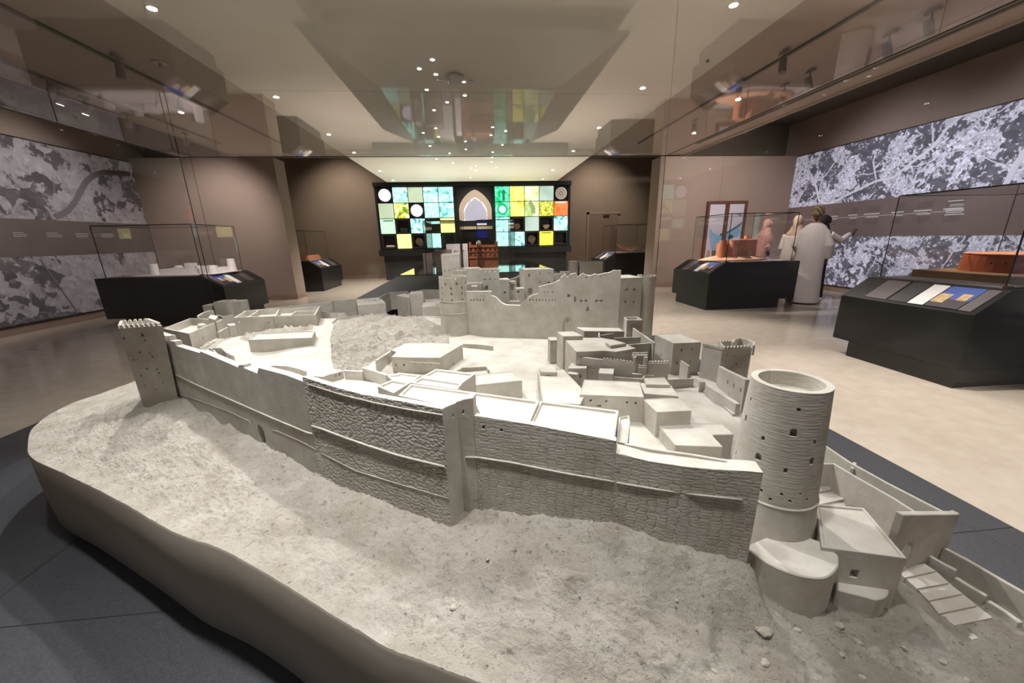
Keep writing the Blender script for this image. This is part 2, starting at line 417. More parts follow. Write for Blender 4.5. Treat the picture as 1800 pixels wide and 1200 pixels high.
def tower(name, cx, cy, r0, r1, z0, z1, rim, depth, m, holes=(), n=120, parent=FORT):
    prof = [(r0, z0), (r1, z1), (r1-rim, z1), (r1-rim, z1-depth)]
    V, UV = [], []
    for r, z in prof:
        for k in range(n):
            a = 2*pi*k/n+pi/2; V.append((cx+r*cos(a), cy+r*sin(a), z)); UV.append((k/n*2*pi*r0, z))
    Fc = [(i*n+k, i*n+(k+1) % n, (i+1)*n+(k+1) % n, (i+1)*n+k) for i in range(3) for k in range(n)]
    Fc += [tuple(range(n))[::-1], tuple(range(3*n, 4*n))]
    o = mesh(name, V, Fc, m, parent, uv=UV); fix_normals(o)
    cs = []
    for h in holes:
        p = cone_hit(h[0], h[1], cx, cy, r0, r1, z0, z1); a = atan2(p[1]-cy, p[0]-cx)
        cs.append(hole_vf((p[0], p[1], p[2]-h[3]/2), -sin(a), cos(a), h[2], h[3], h[4], h[5] if len(h) > 5 else False))
    cut(o, cs)
    for q in o.data.polygons:
        q.use_smooth = False
    return o
def merlon_me(w, h, t):
    v = []
    pr = [(-w/2, 0), (w/2, 0), (w/2, h*.55), (w*.3, h*.9), (0, h), (-w*.3, h*.9), (-w/2, h*.55)]
    for s in (-t/2, t/2): v += [(a, s, b) for a, b in pr]
    n = len(pr); f = [tuple(range(n)), tuple(range(n, 2*n))[::-1]]+[(i, n+i, n+(i+1) % n, (i+1) % n) for i in range(n)]
    me = bpy.data.meshes.new('merlon'); me.from_pydata(v, [], f); me.materials.append(PL)
    bm = bmesh.new(); bm.from_mesh(me); bmesh.ops.recalc_face_normals(bm, faces=bm.faces); bm.to_mesh(me); bm.free()
    return me
def merlons(me, A, B, z, step, parent):
    A, B = Vector((A[0], A[1])), Vector((B[0], B[1])); ln = (B-A).length; n = max(2, int(ln/step)); d = (B-A)/ln
    for i in range(n):
        p = A+(B-A)*((i+.5)/n); o = bpy.data.objects.new('merlon', me); COL.objects.link(o); o.parent = parent
        o.location = (p.x, p.y, z-.001); o.rotation_euler = (0, 0, atan2(d.y, d.x))

# ---------- near curtain walls and corner bastion
A1 = at(300, 697, .5); B1 = at(569, 838, .5); C1 = at(797, 921, .5)
A1, B1, C1 = (A1.x, A1.y), (B1.x, B1.y), (C1.x, C1.y)
A0 = (A1[0]-.02, A1[1]+.03)
ZB = .40
w1 = facade('curtain_wall', [A0, B1], [(291, 590), (296, 590), (296.5, 598), (307, 600), (308, 607), (351, 620), (352, 617), (418, 645), (420, 641), (427, 641), (428, 646), (452, 656), (454, 646), (500, 658), (540, 673)],
            ZB, .03, PL, [(460, 764, .056, .10, .05, True)], bev=.005)
wf = facade('wall_footing', [A0, B1], [('s', 0, .61), ('s', 1.5, .61)], ZB, .09, PL, [(460, 764, .056, .10, .075, True)], off=-.0295)
w2 = facade('bastion_wall', [B1, C1], [(540, 661), (594, 678), (640, 690), (720, 704), (782, 716)], ZB, .022, PLR,
            [(u, v, .004, .012, .012) for u, v in ((553, 681), (562, 684), (572, 688), (592, 694), (602, 699), (654, 710), (666, 712), (681, 715), (697, 719), (713, 723), (729, 726), (747, 729), (764, 733))] +
            [(u, v, .012, .010, .014, None) for u, v in ((551, 693), (559, 696), (575, 701), (591, 718), (615, 708), (671, 727), (694, 732), (718, 738))], bev=.003, off=.012)
n_w2 = Vector((C1[0]-B1[0], C1[1]-B1[1])).normalized(); nn2 = Vector((n_w2.y, -n_w2.x))
Cf = Vector(C1)+nn2*.012
D1 = at(815, 899, .51); D1 = (D1.x, D1.y); E1 = at(842, 897, .52); E1 = (E1.x, E1.y)
zc = on_plane(782, 716, B1, C1)[1]
w2b = facade('bastion_side', [tuple(Cf), D1, E1], [(784, 714), (800, 708), (815, 701), (840, 699)], ZB, .035, PL,
             [(797, 730, .004, .012, .012), (814, 724, .004, .012, .012)], bev=.003)
F1 = at(1075, 919, .565); F1 = (F1.x, F1.y); G1 = at(1190, 957, .545); G1 = (G1.x, G1.y); H1 = at(1312, 992, .515); H1 = (H1.x, H1.y)
w3 = facade('curtain_wall', [E1, F1], [(840, 731), (930, 745), (1081, 774)], ZB, .02, PLC,
            [(850, 750, .013, .011, .014, None), (881, 755, .013, .011, .014, None)], bev=.002)
w4 = facade('curtain_wall', [F1, G1, H1], [(1083, 796), (1140, 810), (1200, 819), (1260, 825), (1318, 828)], ZB, .05, PLC, bev=.006)
# string courses: raised mouldings that run along the walls
def course(name, base, pts, r, parent):
    P = []
    for u, v in pts:
        best = None
        for i in range(len(base)-1):
            A, B = base[i], base[i+1]; s, z, t = on_plane(u, v, A, B); ln = math.hypot(B[0]-A[0], B[1]-A[1]); miss = max(0, -s, s-ln)
            if best is None or miss < best[0]:
                d = (Vector(B)-Vector(A)).normalized(); p = Vector(A)+d*min(max(s, 0), ln); best = (miss, (p.x, p.y, z))
        P.append(best[1])
    v, f = tube_vf(P, r, 6); return mesh(name, v, f, PL, parent, True)
B1f = (B1[0]+nn2.x*.012, B1[1]+nn2.y*.012)
course('string_course', [A0, B1], [(296, 652), (345, 676), (400, 700), (480, 735), (540, 760), (566, 768)], .0045, w1)
course('string_course', [B1f, tuple(Cf)], [(548, 748), (567, 754), (607, 769), (650, 784), (700, 800), (782, 820)], .0045, w2)
course('string_course', [D1, E1, F1], [(818, 803), (842, 804), (900, 813), (985, 830), (1082, 847)], .0035, w3)
course('string_course', [F1, G1, H1], [(1084, 848), (1150, 859), (1230, 870), (1305, 878)], .0035, w4)
course('string_course', [B1f, tuple(Cf)], [(541, 675), (592, 691), (610, 696), (660, 708), (720, 720), (778, 729)], .0028, w2)
course('plinth_line', [A0, B1], [(300, 690), (340, 700), (400, 722), (438, 740), (441, 752)], .0015, w1)
course('plinth_line', [A0, B1], [(478, 756), (486, 757), (530, 776), (566, 795)], .0015, w1)
course('plinth_line', [B1f, tuple(Cf)], [(566, 797), (625, 827), (700, 850), (790, 876)], .0015, w2)

# ---------- left corner tower with crenels
v2 = lambda p: Vector((p.x, p.y))
tq = [v2(at(u, v, .956)) for u, v in ((208, 577), (285, 572), (263, 563.5), (212, 567.5))]
TL, TR = tq[0], tq[1]; td = (TR-TL).normalized(); tn = Vector((-td.y, td.x))
b0_ = v2(at(253, 716, .48)); b1_ = b0_+td*.165
tv = [(p.x, p.y, .956) for p in tq]; bq = [b0_, b1_, b1_+(tq[2]-tq[1])*1.1, b0_+(tq[3]-tq[0])*1.1]
inn = inset(ccw([tuple(p) for p in tq]), .014)
V = [(p.x, p.y, .38) for p in bq]+tv+[(x, y, .956) for x, y in inn]+[(x, y, .925) for x, y in inn]
Fc = [(3, 2, 1, 0)]
for i in range(4):
    j = (i+1) % 4; Fc += [(i, j, 4+j, 4+i), (4+i, 4+j, 8+j, 8+i), (8+i, 8+j, 12+j, 12+i)]
Fc.append((12, 13, 14, 15))
lt = mesh('corner_tower', V, Fc, PL, FORT); fix_normals(lt)
hs = []
for (u, v, ww, hh) in ((225, 592, .010, .016), (257, 586, .012, .020), (261, 596, .006, .012), (250, 617, .007, .008), (268, 619, .006, .008), (271, 625, .006, .014), (236, 623, .004, .006), (238, 631, .007, .009), (260, 647, .008, .010), (277, 648, .006, .008), (280, 655, .007, .011), (246, 654, .005, .006), (248, 660, .006, .011), (285, 673, .006, .007), (253, 678, .006, .006), (272, 686, .006, .006), (239, 578, .006, .005)):
    s, z, t = on_plane(u, v, (TL+b0_)/2, (TR+b1_)/2); p = (TL+b0_)/2+td*s; hs.append(hole_vf((p.x, p.y, z-hh/2), td.x, td.y, ww, hh, .045, hh > .0155))
cut(lt, hs); bevel(lt, .002)
mm = merlon_me(.013, .017, .012)
for a, b in ((0, 1), (1, 2), (2, 3), (3, 0)):
    ins = inset(ccw([tuple(p) for p in tq]), .007); merlons(mm, ins[a], ins[b], .956, .021, lt)

# ---------- big round tower at the right corner
RT = (.850, .883, .1205, .093, .46, .967)
rt = tower('round_tower', RT[0], RT[1], RT[2], RT[3], RT[4], RT[5], .017, .042, PLT,
           [(1320, 701, .006, .010, .014), (1404, 720, .010, .010, .014), (1311, 735, .010, .022, .014, True), (1395, 760, .016, .024, .014, True), (1341, 770, .008, .013, .014), (1294, 795, .006, .010, .012),
            (1333, 802, .016, .022, .014, True), (1432, 777, .008, .012, .012), (1427, 810, .013, .022, .012, True), (1381, 827, .009, .014, .014), (1317, 867, .008, .008, .014, True), (1338, 861, .008, .008, .014, True), (1354, 877, .008, .008, .014, True), (1374, 868, .008, .008, .014, True), (1388, 880, .008, .008, .014, True), (1407, 868, .007, .007, .014, True), (1418, 877, .006, .007, .014, True)], n=128)
zbn = cone_hit(1370, 893, RT[0], RT[1], RT[2], RT[3], RT[4], RT[5])[2]; rb_ = RT[2]+(RT[3]-RT[2])*(zbn-RT[4])/(RT[5]-RT[4])
vv, ff = lathe_vf([(RT[2]+.0015, .46), (rb_+.0015, zbn-.004), (rb_+.0035, zbn), (rb_-.002, zbn+.005)], 96, (RT[0], RT[1], 0)); tf = mesh('tower_foot', vv, ff, PLT, FORT, False)

# ---------- semicircular apron and annex house at the foot of the round tower
za = height(1425, 1085, .40, 1014)
ap = [at(u, v, za) for u, v in ((1312, 958), (1317, 966), (1350, 989), (1385, 1005), (1420, 1014), (1448, 1015), (1465, 1006), (1474, 993), (1474, 975), (1440, 950), (1380, 930))]
ap = ap[1:-2]; 
def spline(P, m=6):
    R = []
    for i in range(len(P)-1):
        p0, p1, p2, p3 = P[max(i-1, 0)], P[i], P[i+1], P[min(i+2, len(P)-1)]
        for k in range(m): t_ = k/m; R.append(.5*((2*p1)+(p2-p0)*t_+(2*p0-5*p1+4*p2-p3)*t_*t_+(3*p1-p0-3*p2+p3)*t_**3))
    return R+[P[-1]]
ap = spline(ap); ap += [at(1440, 950, za), at(1380, 930, za), at(1312, 958, za)]
v, f = prism_vf(ccw([(p.x, p.y) for p in ap]), .30, za); bevel(mesh('apron', v, f, PL, FORT), .003)
zh = za+.012
house('annex_house', [(1434, 884), (1519, 892), (1595, 981), (1444, 961)], zh, .30, .008, .006, [(3, 2, 1502, 1008, .018, .024, .014)])
za2 = height(1548, 1087, .37, 1053)
ap = [at(u, v, za2) for u, v in ((1470, 1015), (1562, 1026), (1562, 1042), (1553, 1051), (1540, 1054), (1470, 1036))]
ap = [ap[0]]+spline(ap[1:5])+[ap[5]]
v, f = prism_vf(ccw([(p.x, p.y) for p in ap]), .28, za2); bevel(mesh('apron', v, f, PL, FORT), .003)

# ---------- gate wall, the two long lane walls and the stepped ramp on the far right
GR = at(1665, 966, .41); GLf = at(1556, 1010, .41)
gw = facade('gate_wall', [(GLf.x, GLf.y), (GR.x, GR.y)], [(1543, 921), (1683, 904)], .3, .018, PL, [(1591, 978, .046, .095, .06, True)], bev=.002)
zg = on_plane(1683, 904, (GLf.x, GLf.y), (GR.x, GR.y))[1]
strip_wall('lane_wall', [(1440, 777), (1490, 811), (1560, 850), (1663, 903)], zg, .33, .010)
strip_wall('lane_wall', [(1432, 816), (1465, 815), (1510, 842), (1570, 876), (1612, 903)], zg-.004, .33, .009)
strip_wall('lane_wall', [(1500, 811), (1495, 822)], zg-.01, .33, .01)
def stairs(lines, z0, dz):
    for i in range(len(lines)-1):
        z = z0-dz*i; q = [at(*lines[i][0], z), at(*lines[i][1], z), at(*lines[i+1][1], z), at(*lines[i+1][0], z)]
        v, f = prism_vf(ccw([(p.x, p.y) for p in q]), .32, z); mesh('stair_tread', v, f, PL, FORT)
stairs([((1428, 832), (1458, 826)), ((1430, 846), (1462, 842)), ((1432, 865), (1472, 858)), ((1440, 886), (1488, 876)), ((1450, 905), (1520, 895))], .452, .008)
stairs([((1575, 1000), (1625, 990)), ((1590, 1015), (1645, 1003)), ((1612, 1034), (1668, 1024)), ((1632, 1055), (1692, 1043)), ((1650, 1078), (1717, 1064)), ((1678, 1099), (1745, 1085)), ((1708, 1124), (1776, 1107)), ((1760, 1160), (1815, 1140))], .398, .0065)
strip_wall('ramp_rail', [(1620, 970), (1655, 990), (1680, 1003)], .415, .33, .012)
strip_wall('ramp_rail', [(1678, 1015), (1705, 1032), (1733, 1048)], .40, .33, .013)
strip_wall('ramp_rail', [(1735, 1056), (1765, 1075), (1791, 1094)], .39, .33, .013)
strip_wall('ramp_wall', [(1660, 964), (1700, 985), (1760, 1020), (1830, 1060)], .43, .30, .012)

# ---------- roofs behind the near wall
z_w3 = on_plane(960, 750, E1, F1)[1]; z_r5 = z_w3
def roofpts(name, px, z, z0=.5, rim=.009, dep=.010, **k): return house(name, px, z, z0, rim, dep, **k)
roofpts('flat_roof_house', [(700, 694), (722, 674), (948, 704), (930, 743), (846, 729), (838, 712), (790, 714)], z_w3)
z6 = on_plane(1081, 774, E1, F1)[1]
roofpts('flat_roof_house', [(931, 744), (949, 704), (1088, 721), (1080, 772)], z6)
roofpts('flat_roof_house', [(663, 678), (689, 667), (721, 672), (692, 690)], z_r5-.004, .5)
roofpts('flat_roof_house', [(679, 659), (697, 657), (700, 654), (740, 659), (722, 672), (690, 667)], z_r5-.010, .5)
z3 = z_r5+.006
roofpts('flat_roof_house', [(742, 661), (766, 648), (836, 656), (813, 672)], z3, .5)
roofpts('flat_roof_house', [(723, 672), (741, 662), (813, 672.5), (804, 684)], z3-.002, .5, holes=[(2, 3, 808, 682, .012, .018, .012)])
# sunken court behind the bastion wall
roofpts('court_terrace', [(541, 659), (585, 647), (598, 651), (566, 662)], z_r5-.012, .5, .006, .004)
cz = z_r5-.05
p = [at(u, v, z_r5-.014) for u, v in ((566, 663), (604, 651), (637, 653), (678, 659), (664, 678), (690, 691))]
strip_wall('court_wall', [(566, 662), (604, 651)], z_r5-.014, cz-.05, .008, side=1)
cw = strip_wall('court_wall', [(604, 651), (636, 653)], z_r5-.010, cz-.05, .010)
strip_wall('court_wall', [(636, 646), (658, 652), (678, 659)], z_r5+.002, cz-.05, .010)
v, f = prism_vf(ccw([(at(u, v, cz).x, at(u, v, cz).y) for u, v in ((560, 672), (604, 663), (680, 676), (676, 692), (620, 690))]), cz-.04, cz); mesh('court_floor', v, f, PL, FORT)
A_, B_ = at(566, 662, z_r5-.014), at(604, 651, z_r5-.014)
cs = []
for u, vv_ in ((579, 661.5), (590, 659.5), (597, 657.5)):
    s, z, t = on_plane(u, vv_, A_, B_); d = (Vector((B_.x, B_.y))-Vector((A_.x, A_.y))).normalized(); q = Vector((A_.x, A_.y))+d*s
    cs.append(hole_vf((q.x, q.y, z-.008), d.x, d.y, .008, .016, .03, True))
cut(bpy.data.objects['court_wall'], cs)

# ---------- left yard
zb1 = height(339, 613, GY, 586)
b1 = house('walled_house', [(287, 577), (334, 559), (392, 561), (332, 586)], zb1, .5, .010, .06,
      [(3, 2, 344, 593, .004, .006, .014), (3, 2, 341, 593.5, .004, .006, .014), (3, 2, 357, 594, .010, .022, .008), (3, 2, 366, 580, .006, .007, .014), (3, 2, 376, 576, .005, .006, .014), (0, 3, 318, 600, .006, .007, .014)])
house('house_wing', [(366, 558), (371, 553), (383, 555), (378, 562)], zb1+.024, .6, .004, 0, [(3, 2, 373, 567, .004, .016, .01, True), (3, 2, 377, 566, .004, .016, .01, True)])
q = at(355, 574, zb1-.02); v, f = lathe_vf([(.03, -.03), (.03, .0), (.024, .012), (.012, .018), (.002, .019)], 16, (q.x, q.y, zb1-.012)); mesh('dome', v, f, PL, FORT, True)
strip_wall('arched_parapet', [(349, 554), (358, 549), (368, 545.5), (375, 545)], zb1+.028, .6, .016, bev=.006)
# back-left towers
gy = at(401, 557, GU).y
blockY('gate_block', (355, 536), (375, 537), gy, .12, .6, .006, .02)
blockY('gate_block', (375, 534.5), (397, 527), gy-.03, .16, .6, .006, .02, [(384, 538, .005, .005, .01)])
blockY('gate_block', (398, 530), (425, 529), gy+.04, .10, .6, .004, 0)
strip_wall('low_wall', [(381, 553), (390, 556), (410, 553)], .745, .6, .012)
strip_wall('low_wall', [(352, 552), (358, 560), (392, 566)], .735, .6, .010)
strip_wall('low_wall', [(386, 583), (396, 577), (410, 573)], .685, .6, .02)
# long house of open rooms
zb3 = height(555, 573, GU-.01, 553)
lh = house('roofless_house', [(411, 558), (554, 553), (563, 538), (432, 546)], zb3, .56, .010, .045,
      [(0, 1, 420, 566, .012, .012, .03, True), (0, 1, 472, 567, .010, .012, .03), (1, 2, 557, 560, .010, .03, .008)])
for a, b in (((453, 545), (436, 557)), ((489, 543), (482, 556)), ((511, 554), (521, 547)), ((521, 547), (557, 546))):
    strip_wall('room_wall', [a, b], zb3, zb3-.06, .010, parent=lh)
zf = height(402, 590, GY-.01, 568)
house('low_block', [(399, 569), (412, 568), (414, 571), (401, 572)], zf, .56, .004, 0)
zb4 = height(540, 614, GY, 593)
house('ramp_block', [(436, 597), (548, 593), (554, 581), (452, 586)], zb4, .56, .006, .006)
# stair walls by the near wall
for a, b, z in (((354, 615), (370, 611), .715), ((370, 611), (383, 625), .70), ((372, 611), (388, 611), .715), ((388, 611), (398, 620), .70), ((398, 620), (409, 625), .69)):
    strip_wall('stair_wall', [a, b], z, .58, .008)
for k in range(4):
    strip_wall('stair_tread', [(352+k*8, 611-k*4), (366+k*6, 607-k*3.6)], GY+.006, .58, .012)
strip_wall('arc_wall', [(466, 645), (482, 642), (505, 643), (525, 648), (535, 652)], .735, .58, .010)
# central house
zb7 = height(689, 655, GL, 627)
house('village_house', [(688, 627), (718, 628), (773, 628.5), (813, 605), (758, 602), (713, 603), (687, 615), (697, 618)], zb7, .55, .004, .002,
      [(0, 1, 696, 641, .012, .014, .008), (0, 1, 710, 641, .012, .014, .008), (1, 2, 729, 639, .004, .008, .012), (1, 2, 743, 640, .004, .008, .012), (1, 2, 757, 641, .004, .008, .012),
       (2, 3, 797, 641, .010, .03, .012), (2, 3, 803, 640, .007, .016, .012), (2, 3, 809, 637, .007, .014, .012)])
strip_wall('string_course', [(720, 635), (774, 638)], zb7-.022, zb7-.026, -.004)
strip_wall('side_wall', [(663, 633), (688, 617)], zb7-.02, .55, .014)
strip_wall('side_wall', [(813, 604), (840, 605), (866, 608)], GL+.035, .55, .012)
strip_wall('yard_wall', [(805, 650), (813, 646), (855, 644), (858, 650)], GL+.02, .55, .008)
zb8 = height(918, 698, GL, 668)
house('village_house', [(836, 676), (836, 658), (900, 652), (918, 668)], zb8, .55, .006, .004, m=PL)

# ---------- right-hand quarter
zt_ = height(955, 708, GL, 672)
house('terrace_house', [(945, 650), (990, 648), (1030, 690), (1020, 710), (955, 706)], zt_, .5, .005, .003)
house('niche_pavilion', [(948, 645), (976, 645), (979, 654), (950, 653)], zt_+.018, .55, .004, 0, [(3, 2, 964, 661, .026, .010, .006)])
z10 = height(1118, 742, GL, 698)
house('arcaded_house', [(1027, 667), (1124, 671), (1132, 697.5), (1019, 693)], z10, .5, .004, .002,
      [(3, 2, 1038.5, 703.5, .008, .010, .014, True), (3, 2, 1066, 705, .008, .010, .014, True), (3, 2, 1102.5, 707, .008, .010, .014, True), (3, 2, 1117.5, 708, .008, .010, .014, True), (3, 2, 1053, 713, .020, .010, .006)])
house('stepped_roof_house', [(1124, 672), (1180, 677), (1193, 696), (1133, 691)], z10-.004, .5, .004, .003)
house('stepped_roof_house', [(1132, 664), (1168, 663), (1178, 676), (1136, 675)], z10+.008, .5, .004, .002)
z13 = z10-.012
house('stepped_roof_house', [(1130, 701), (1192, 697.5), (1216, 721), (1155, 724)], z13, .5, .004, .003, [(0, 3, 1131, 713, .004, .01, .01)])
z14 = height(1187, 794, GL-.01, 782)
house('notched_house', [(1153, 741), (1268, 744), (1290, 763), (1252, 764), (1271, 785), (1187, 782)], max(z14, .645), .48, .004, .003)
# stair house between the near roofs
house('stair_house', [(1088, 733), (1106, 729), (1108, 742), (1103, 779), (1086, 776)], z6-.045, .5, .005, .008)
strip_wall('parapet', [(1098, 780), (1150, 790), (1220, 800), (1278, 810)], on_plane(1200, 819, F1, G1)[1]+.008, .6, .008)
# great house with terraces
z9 = height(981, 645, GL, 590)-.012
gh = house('great_house', [(991, 594), (1055, 593), (1080, 597), (1118, 612), (1083, 618), (1064, 616), (1013, 618)], z9, .5, .004, .002)
zq = z9-.028
fw = [at(1013, 627, zq), at(1060, 632, zq), at(1112, 638, zq)]
sw = strip_wall('crenellated_wall', [(991, 596), (1013, 626), (1060, 632), (1112, 638)], zq, .5, .012, side=1)
me2 = merlon_me(.012, .010, .010)
merlons(me2, (fw[1].x, fw[1].y+.006), (fw[2].x, fw[2].y+.006), zq, .0155, sw)
cs = []
for u, v_ in ((1033, 646), (1038, 646.5), (1044, 647.5), (1049, 648.5), (1041, 657)):
    s, z, t = on_plane(u, v_, fw[0], fw[1]); d = (Vector((fw[1].x, fw[1].y))-Vector((fw[0].x, fw[0].y))).normalized(); q = Vector((fw[0].x, fw[0].y))+d*s
    cs.append(hole_vf((q.x, q.y, z-.005), d.x, d.y, .005, .010 if v_ < 650 else .018, .02))
cut(sw, cs)
house('house_tower', [(963, 592.5), (978, 592), (980, 597.5), (967, 598)], height(967, 637, GL, 598), .5, .003, 0)
house('house_tower', [(979, 583), (1008, 582), (1025, 590), (990, 590.5)], height(981, 645, GL, 587), .5, .003, 0, [(0, 3, 986, 606, .004, .010, .01)])
zr = z9+.004
house('rear_range', [(1013, 575), (1088, 576), (1098, 582), (1027, 581.5)], zr+.012, .5, .003, 0)
house('roof_box', [(1064, 601), (1083, 598), (1101, 603), (1073, 607)], z9+.016, z9-.01, .003, 0)
strip_wall('court_wall', [(1112, 576), (1125, 585), (1149, 602)], zr+.006, .55, .010)
strip_wall('court_wall', [(1100, 606), (1149, 602)], zr-.004, .55, .008)
strip_wall('court_wall', [(1080, 594), (1127, 592)], zr-.002, .55, .007)
strip_wall('court_wall', [(1052, 582), (1052, 592)], zr+.002, .55, .008)
strip_wall('court_wall', [(1056, 589), (1080, 586)], zr-.002, .55, .006)
house('watch_tower', [(1097, 557), (1121, 556), (1130, 562), (1102, 562)], zr+.055, .55, .007, .02)
# crenellated gate and walls
zq2 = zq-.02
for nm, a, b, zt2, zb2 in (('gate_post', (1112, 627), (1118, 628), zq2+.03, .5), ('gate_post', (1133, 628), (1139, 628), zq2+.03, .5), ('gate_lintel', (1112, 624), (1139, 624), zq2+.032, zq2+.016)):
    o = strip_wall(nm, [a, b], zt2, zb2, .016)
p, q = at(1112, 622, zq2+.032), at(1139, 622, zq2+.032); merlons(me2, (p.x, p.y), (q.x, q.y), zq2+.032, .0125, bpy.data.objects['gate_lintel'])
cw2 = strip_wall('crenellated_wall', [(1140, 638), (1177, 638)], zq2, .5, .012)
p, q = at(1140, 637, zq2), at(1177, 637, zq2); merlons(me2, (p.x, p.y), (q.x, q.y), zq2, .014, cw2)
cw3 = strip_wall('crenellated_wall', [(1122, 645), (1137, 646)], zq2-.012, .5, .010)
p, q = at(1122, 644, zq2-.012), at(1137, 645, zq2-.012); merlons(me2, (p.x, p.y), (q.x, q.y), zq2-.012, .012, cw3)
house('guard_house', [(1004, 637), (1032, 638), (1031, 647), (998, 647)], height(998, 674, GL+.03, 647), .5, .004, .003, [(3, 2, 1020, 661, .008, .020, .012, True)])
house('guard_house', [(999, 652), (1017, 655), (1015, 658), (998, 656)], height(1002, 676, GL+.03, 655), .5, .003, 0)
house('roof_box', [(1054, 647), (1080, 647.5), (1078, 657), (1052, 655)], .72, .5, .003, 0)
strip_wall('low_wall', [(1079, 655), (1129, 658)], .690, .5, .012)
strip_wall('low_wall', [(1077, 662), (1129, 666), (1136, 659), (1150, 660)], .685, .5, .010)
z18 = height(1182, 657, GL, 603)
house('tall_house', [(1151, 587.5), (1194, 585), (1233, 601), (1184, 603)], z18, .5, .005, .003,
      [(3, 2, 1198, 615, .005, .014, .012), (3, 2, 1216, 613, .005, .014, .012), (0, 3, 1161, 625, .006, .02, .01), (3, 2, 1190, 637, .008, .016, .012, True), (3, 2, 1213, 636, .008, .016, .012, True)])
strip_wall('side_wall', [(1196, 633), (1210, 643)], .70, .5, .010)
strip_wall('enclosure_wall', [(1170, 667), (1220, 665), (1208, 655)], .645, .5, .008)
# crenellated gate tower at the right
zgt = height(1261, 674, GL, 614)
gt = house('gate_tower', [(1269.5, 613.5), (1321, 611), (1324, 600), (1262, 602)], zgt, .45, .010, .03,
      [(0, 1, 1278, 624, .007, .007, .014, True), (0, 1, 1291, 624.5, .007, .007, .014, True), (0, 1, 1276, 634, .006, .006, .014, True), (0, 1, 1295, 640, .009, .009, .014, True), (0, 1, 1308, 634, .005, .006, .014), (0, 1, 1313, 624, .005, .006, .014), (0, 1, 1286, 646, .005, .009, .014), (0, 1, 1301, 646, .005, .009, .014), (0, 1, 1309, 645, .005, .009, .014)])
gp = [at(u, v, zgt) for u, v in ((1269.5, 613.5), (1321, 611), (1324, 600), (1262, 602))]
ins = inset(ccw([(p.x, p.y) for p in gp]), .006); me3 = merlon_me(.015, .013, .011)
for a, b in ((0, 1), (2, 3), (3, 0)): merlons(me3, ins[a], ins[b], zgt, .0165, gt)
strip_wall('raised_parapet', [(1290, 601), (1294, 596), (1302, 593), (1316, 597), (1323, 601), (1323, 606)], zgt+.025, zgt-.03, .012, bev=.003)
sl = strip_wall('side_wall', [(1235, 606), (1270, 614)], zgt-.003, .5, .016)
p, q = at(1235, 605, zgt), at(1270, 613, zgt); merlons(me3, (p.x, p.y), (q.x, q.y), zgt-.003, .0165, sl)
aw = facade('arcade_wall', [(at(1259, 673, GL).x, at(1259, 673, GL).y), (at(1303, 717, GL).x, at(1303, 717, GL).y)], [(1262, 642), (1268, 647), (1313, 669)], .45, .02, PL,
       [(1279.5, 671, .010, .022, .012, True), (1290, 677, .010, .022, .012, True), (1302, 685, .010, .022, .012, True), (1299, 707, .006, .012, .012), (1281, 692, .005, .010, .01)], bev=.002, away=True)
strip_wall('thick_wall', [(1242, 677), (1294, 710)], .655, .5, .022)
strip_wall('thick_wall', [(1230.5, 671), (1240, 671), (1242, 677)], .655, .5, .010)
strip_wall('low_wall', [(1229, 681), (1262, 704), (1288, 727)], .612, .5, .012)

# ---------- citadel
CA, CB = (-.12, 2.93), (1.03, 2.62)
cit = facade('citadel_wall', [CA, CB], [(823, 512), (863, 512), (863.5, 519.5), (871, 522), (881, 532), (889, 536), (914, 537), (926, 524), (935, 519), (946, 516), (946.6, 504), (970, 498), (984, 492), (984.5, 488), (994.5, 482), (996, 487), (999.5, 487), (1001.5, 482), (1012, 480), (1015, 486), (1018.6, 484.5), (1025, 480), (1029, 483), (1039, 484.5), (1046, 481), (1051, 483), (1064.6, 479.6), (1070, 479.6), (1079.5, 474.6), (1081.6, 475)],
             .5, .035, PL,
             [(u, 527, .009, .014, .015) for u in (828, 833.5, 839, 844.5, 850)] + [(u, 520, .005, .012, .012, None) for u in (833, 839, 845, 851)] +
             [(u, 527, .008, .014, .015) for u in (932, 937, 943, 948.5, 954, 959, 965, 971, 976)] + [(u, 512.5, .007, .010, .012) for u in (957, 964, 971.5, 979)] +
             [(1003, 487.5, .008, .012, .015), (1021, 487.5, .008, .012, .015), (1030.5, 487.5, .008, .012, .015), (1040, 487.5, .008, .012, .015), (1056, 485, .008, .012, .015),
              (1000.5, 519, .026, .020, .010), (1011, 525.5, .018, .045, .010, True), (1021.5, 528, .016, .016, .012, True), (1030, 528, .016, .016, .012, True), (1048.5, 528, .016, .016, .012, True), (1057, 528, .016, .016, .012, True), (1033, 542.5, .020, .032, .008),
              (998, 571, .075, .13, .006, True), (998, 564, .010, .014, .02, True)], bev=.0025)
cit_s = facade('citadel_side', [CB, (1.20, 2.63)], [(1082, 489), (1135, 487)], .5, .22, PL,
             [(1101.5, 508.5, .016, .018, .012), (1115, 508.5, .016, .018, .012), (1099.5, 530, .016, .018, .012), (1113.5, 530.5, .014, .018, .012)], bev=.0025)
ft = tower('round_tower', -.2, 2.99, .121, .109, .5, 1.086, .010, .03, PL,
      [(u, v, .010, .018, .014) for u, v in ((783, 499), (802.5, 498.5), (818, 497), (776.5, 506), (793, 506.5), (812, 505.5), (777, 516.5), (793.5, 516.5), (812, 515), (777, 527), (794, 527.5), (813.5, 526), (801, 489))], n=96)
for zz in (.80, .895): 
    vv, ff = lathe_vf([(.1207-(zz-.5)*.02, -.003), (.124-(zz-.5)*.02, 0), (.1207-(zz-.5)*.02, .003)], 48, (-.2, 2.99, zz)); mesh('band', vv, ff, PL, ft, True)
et = tower('round_tower', 1.262, 2.705, .074, .066, .5, 1.07, .008, .02, PL, n=72)
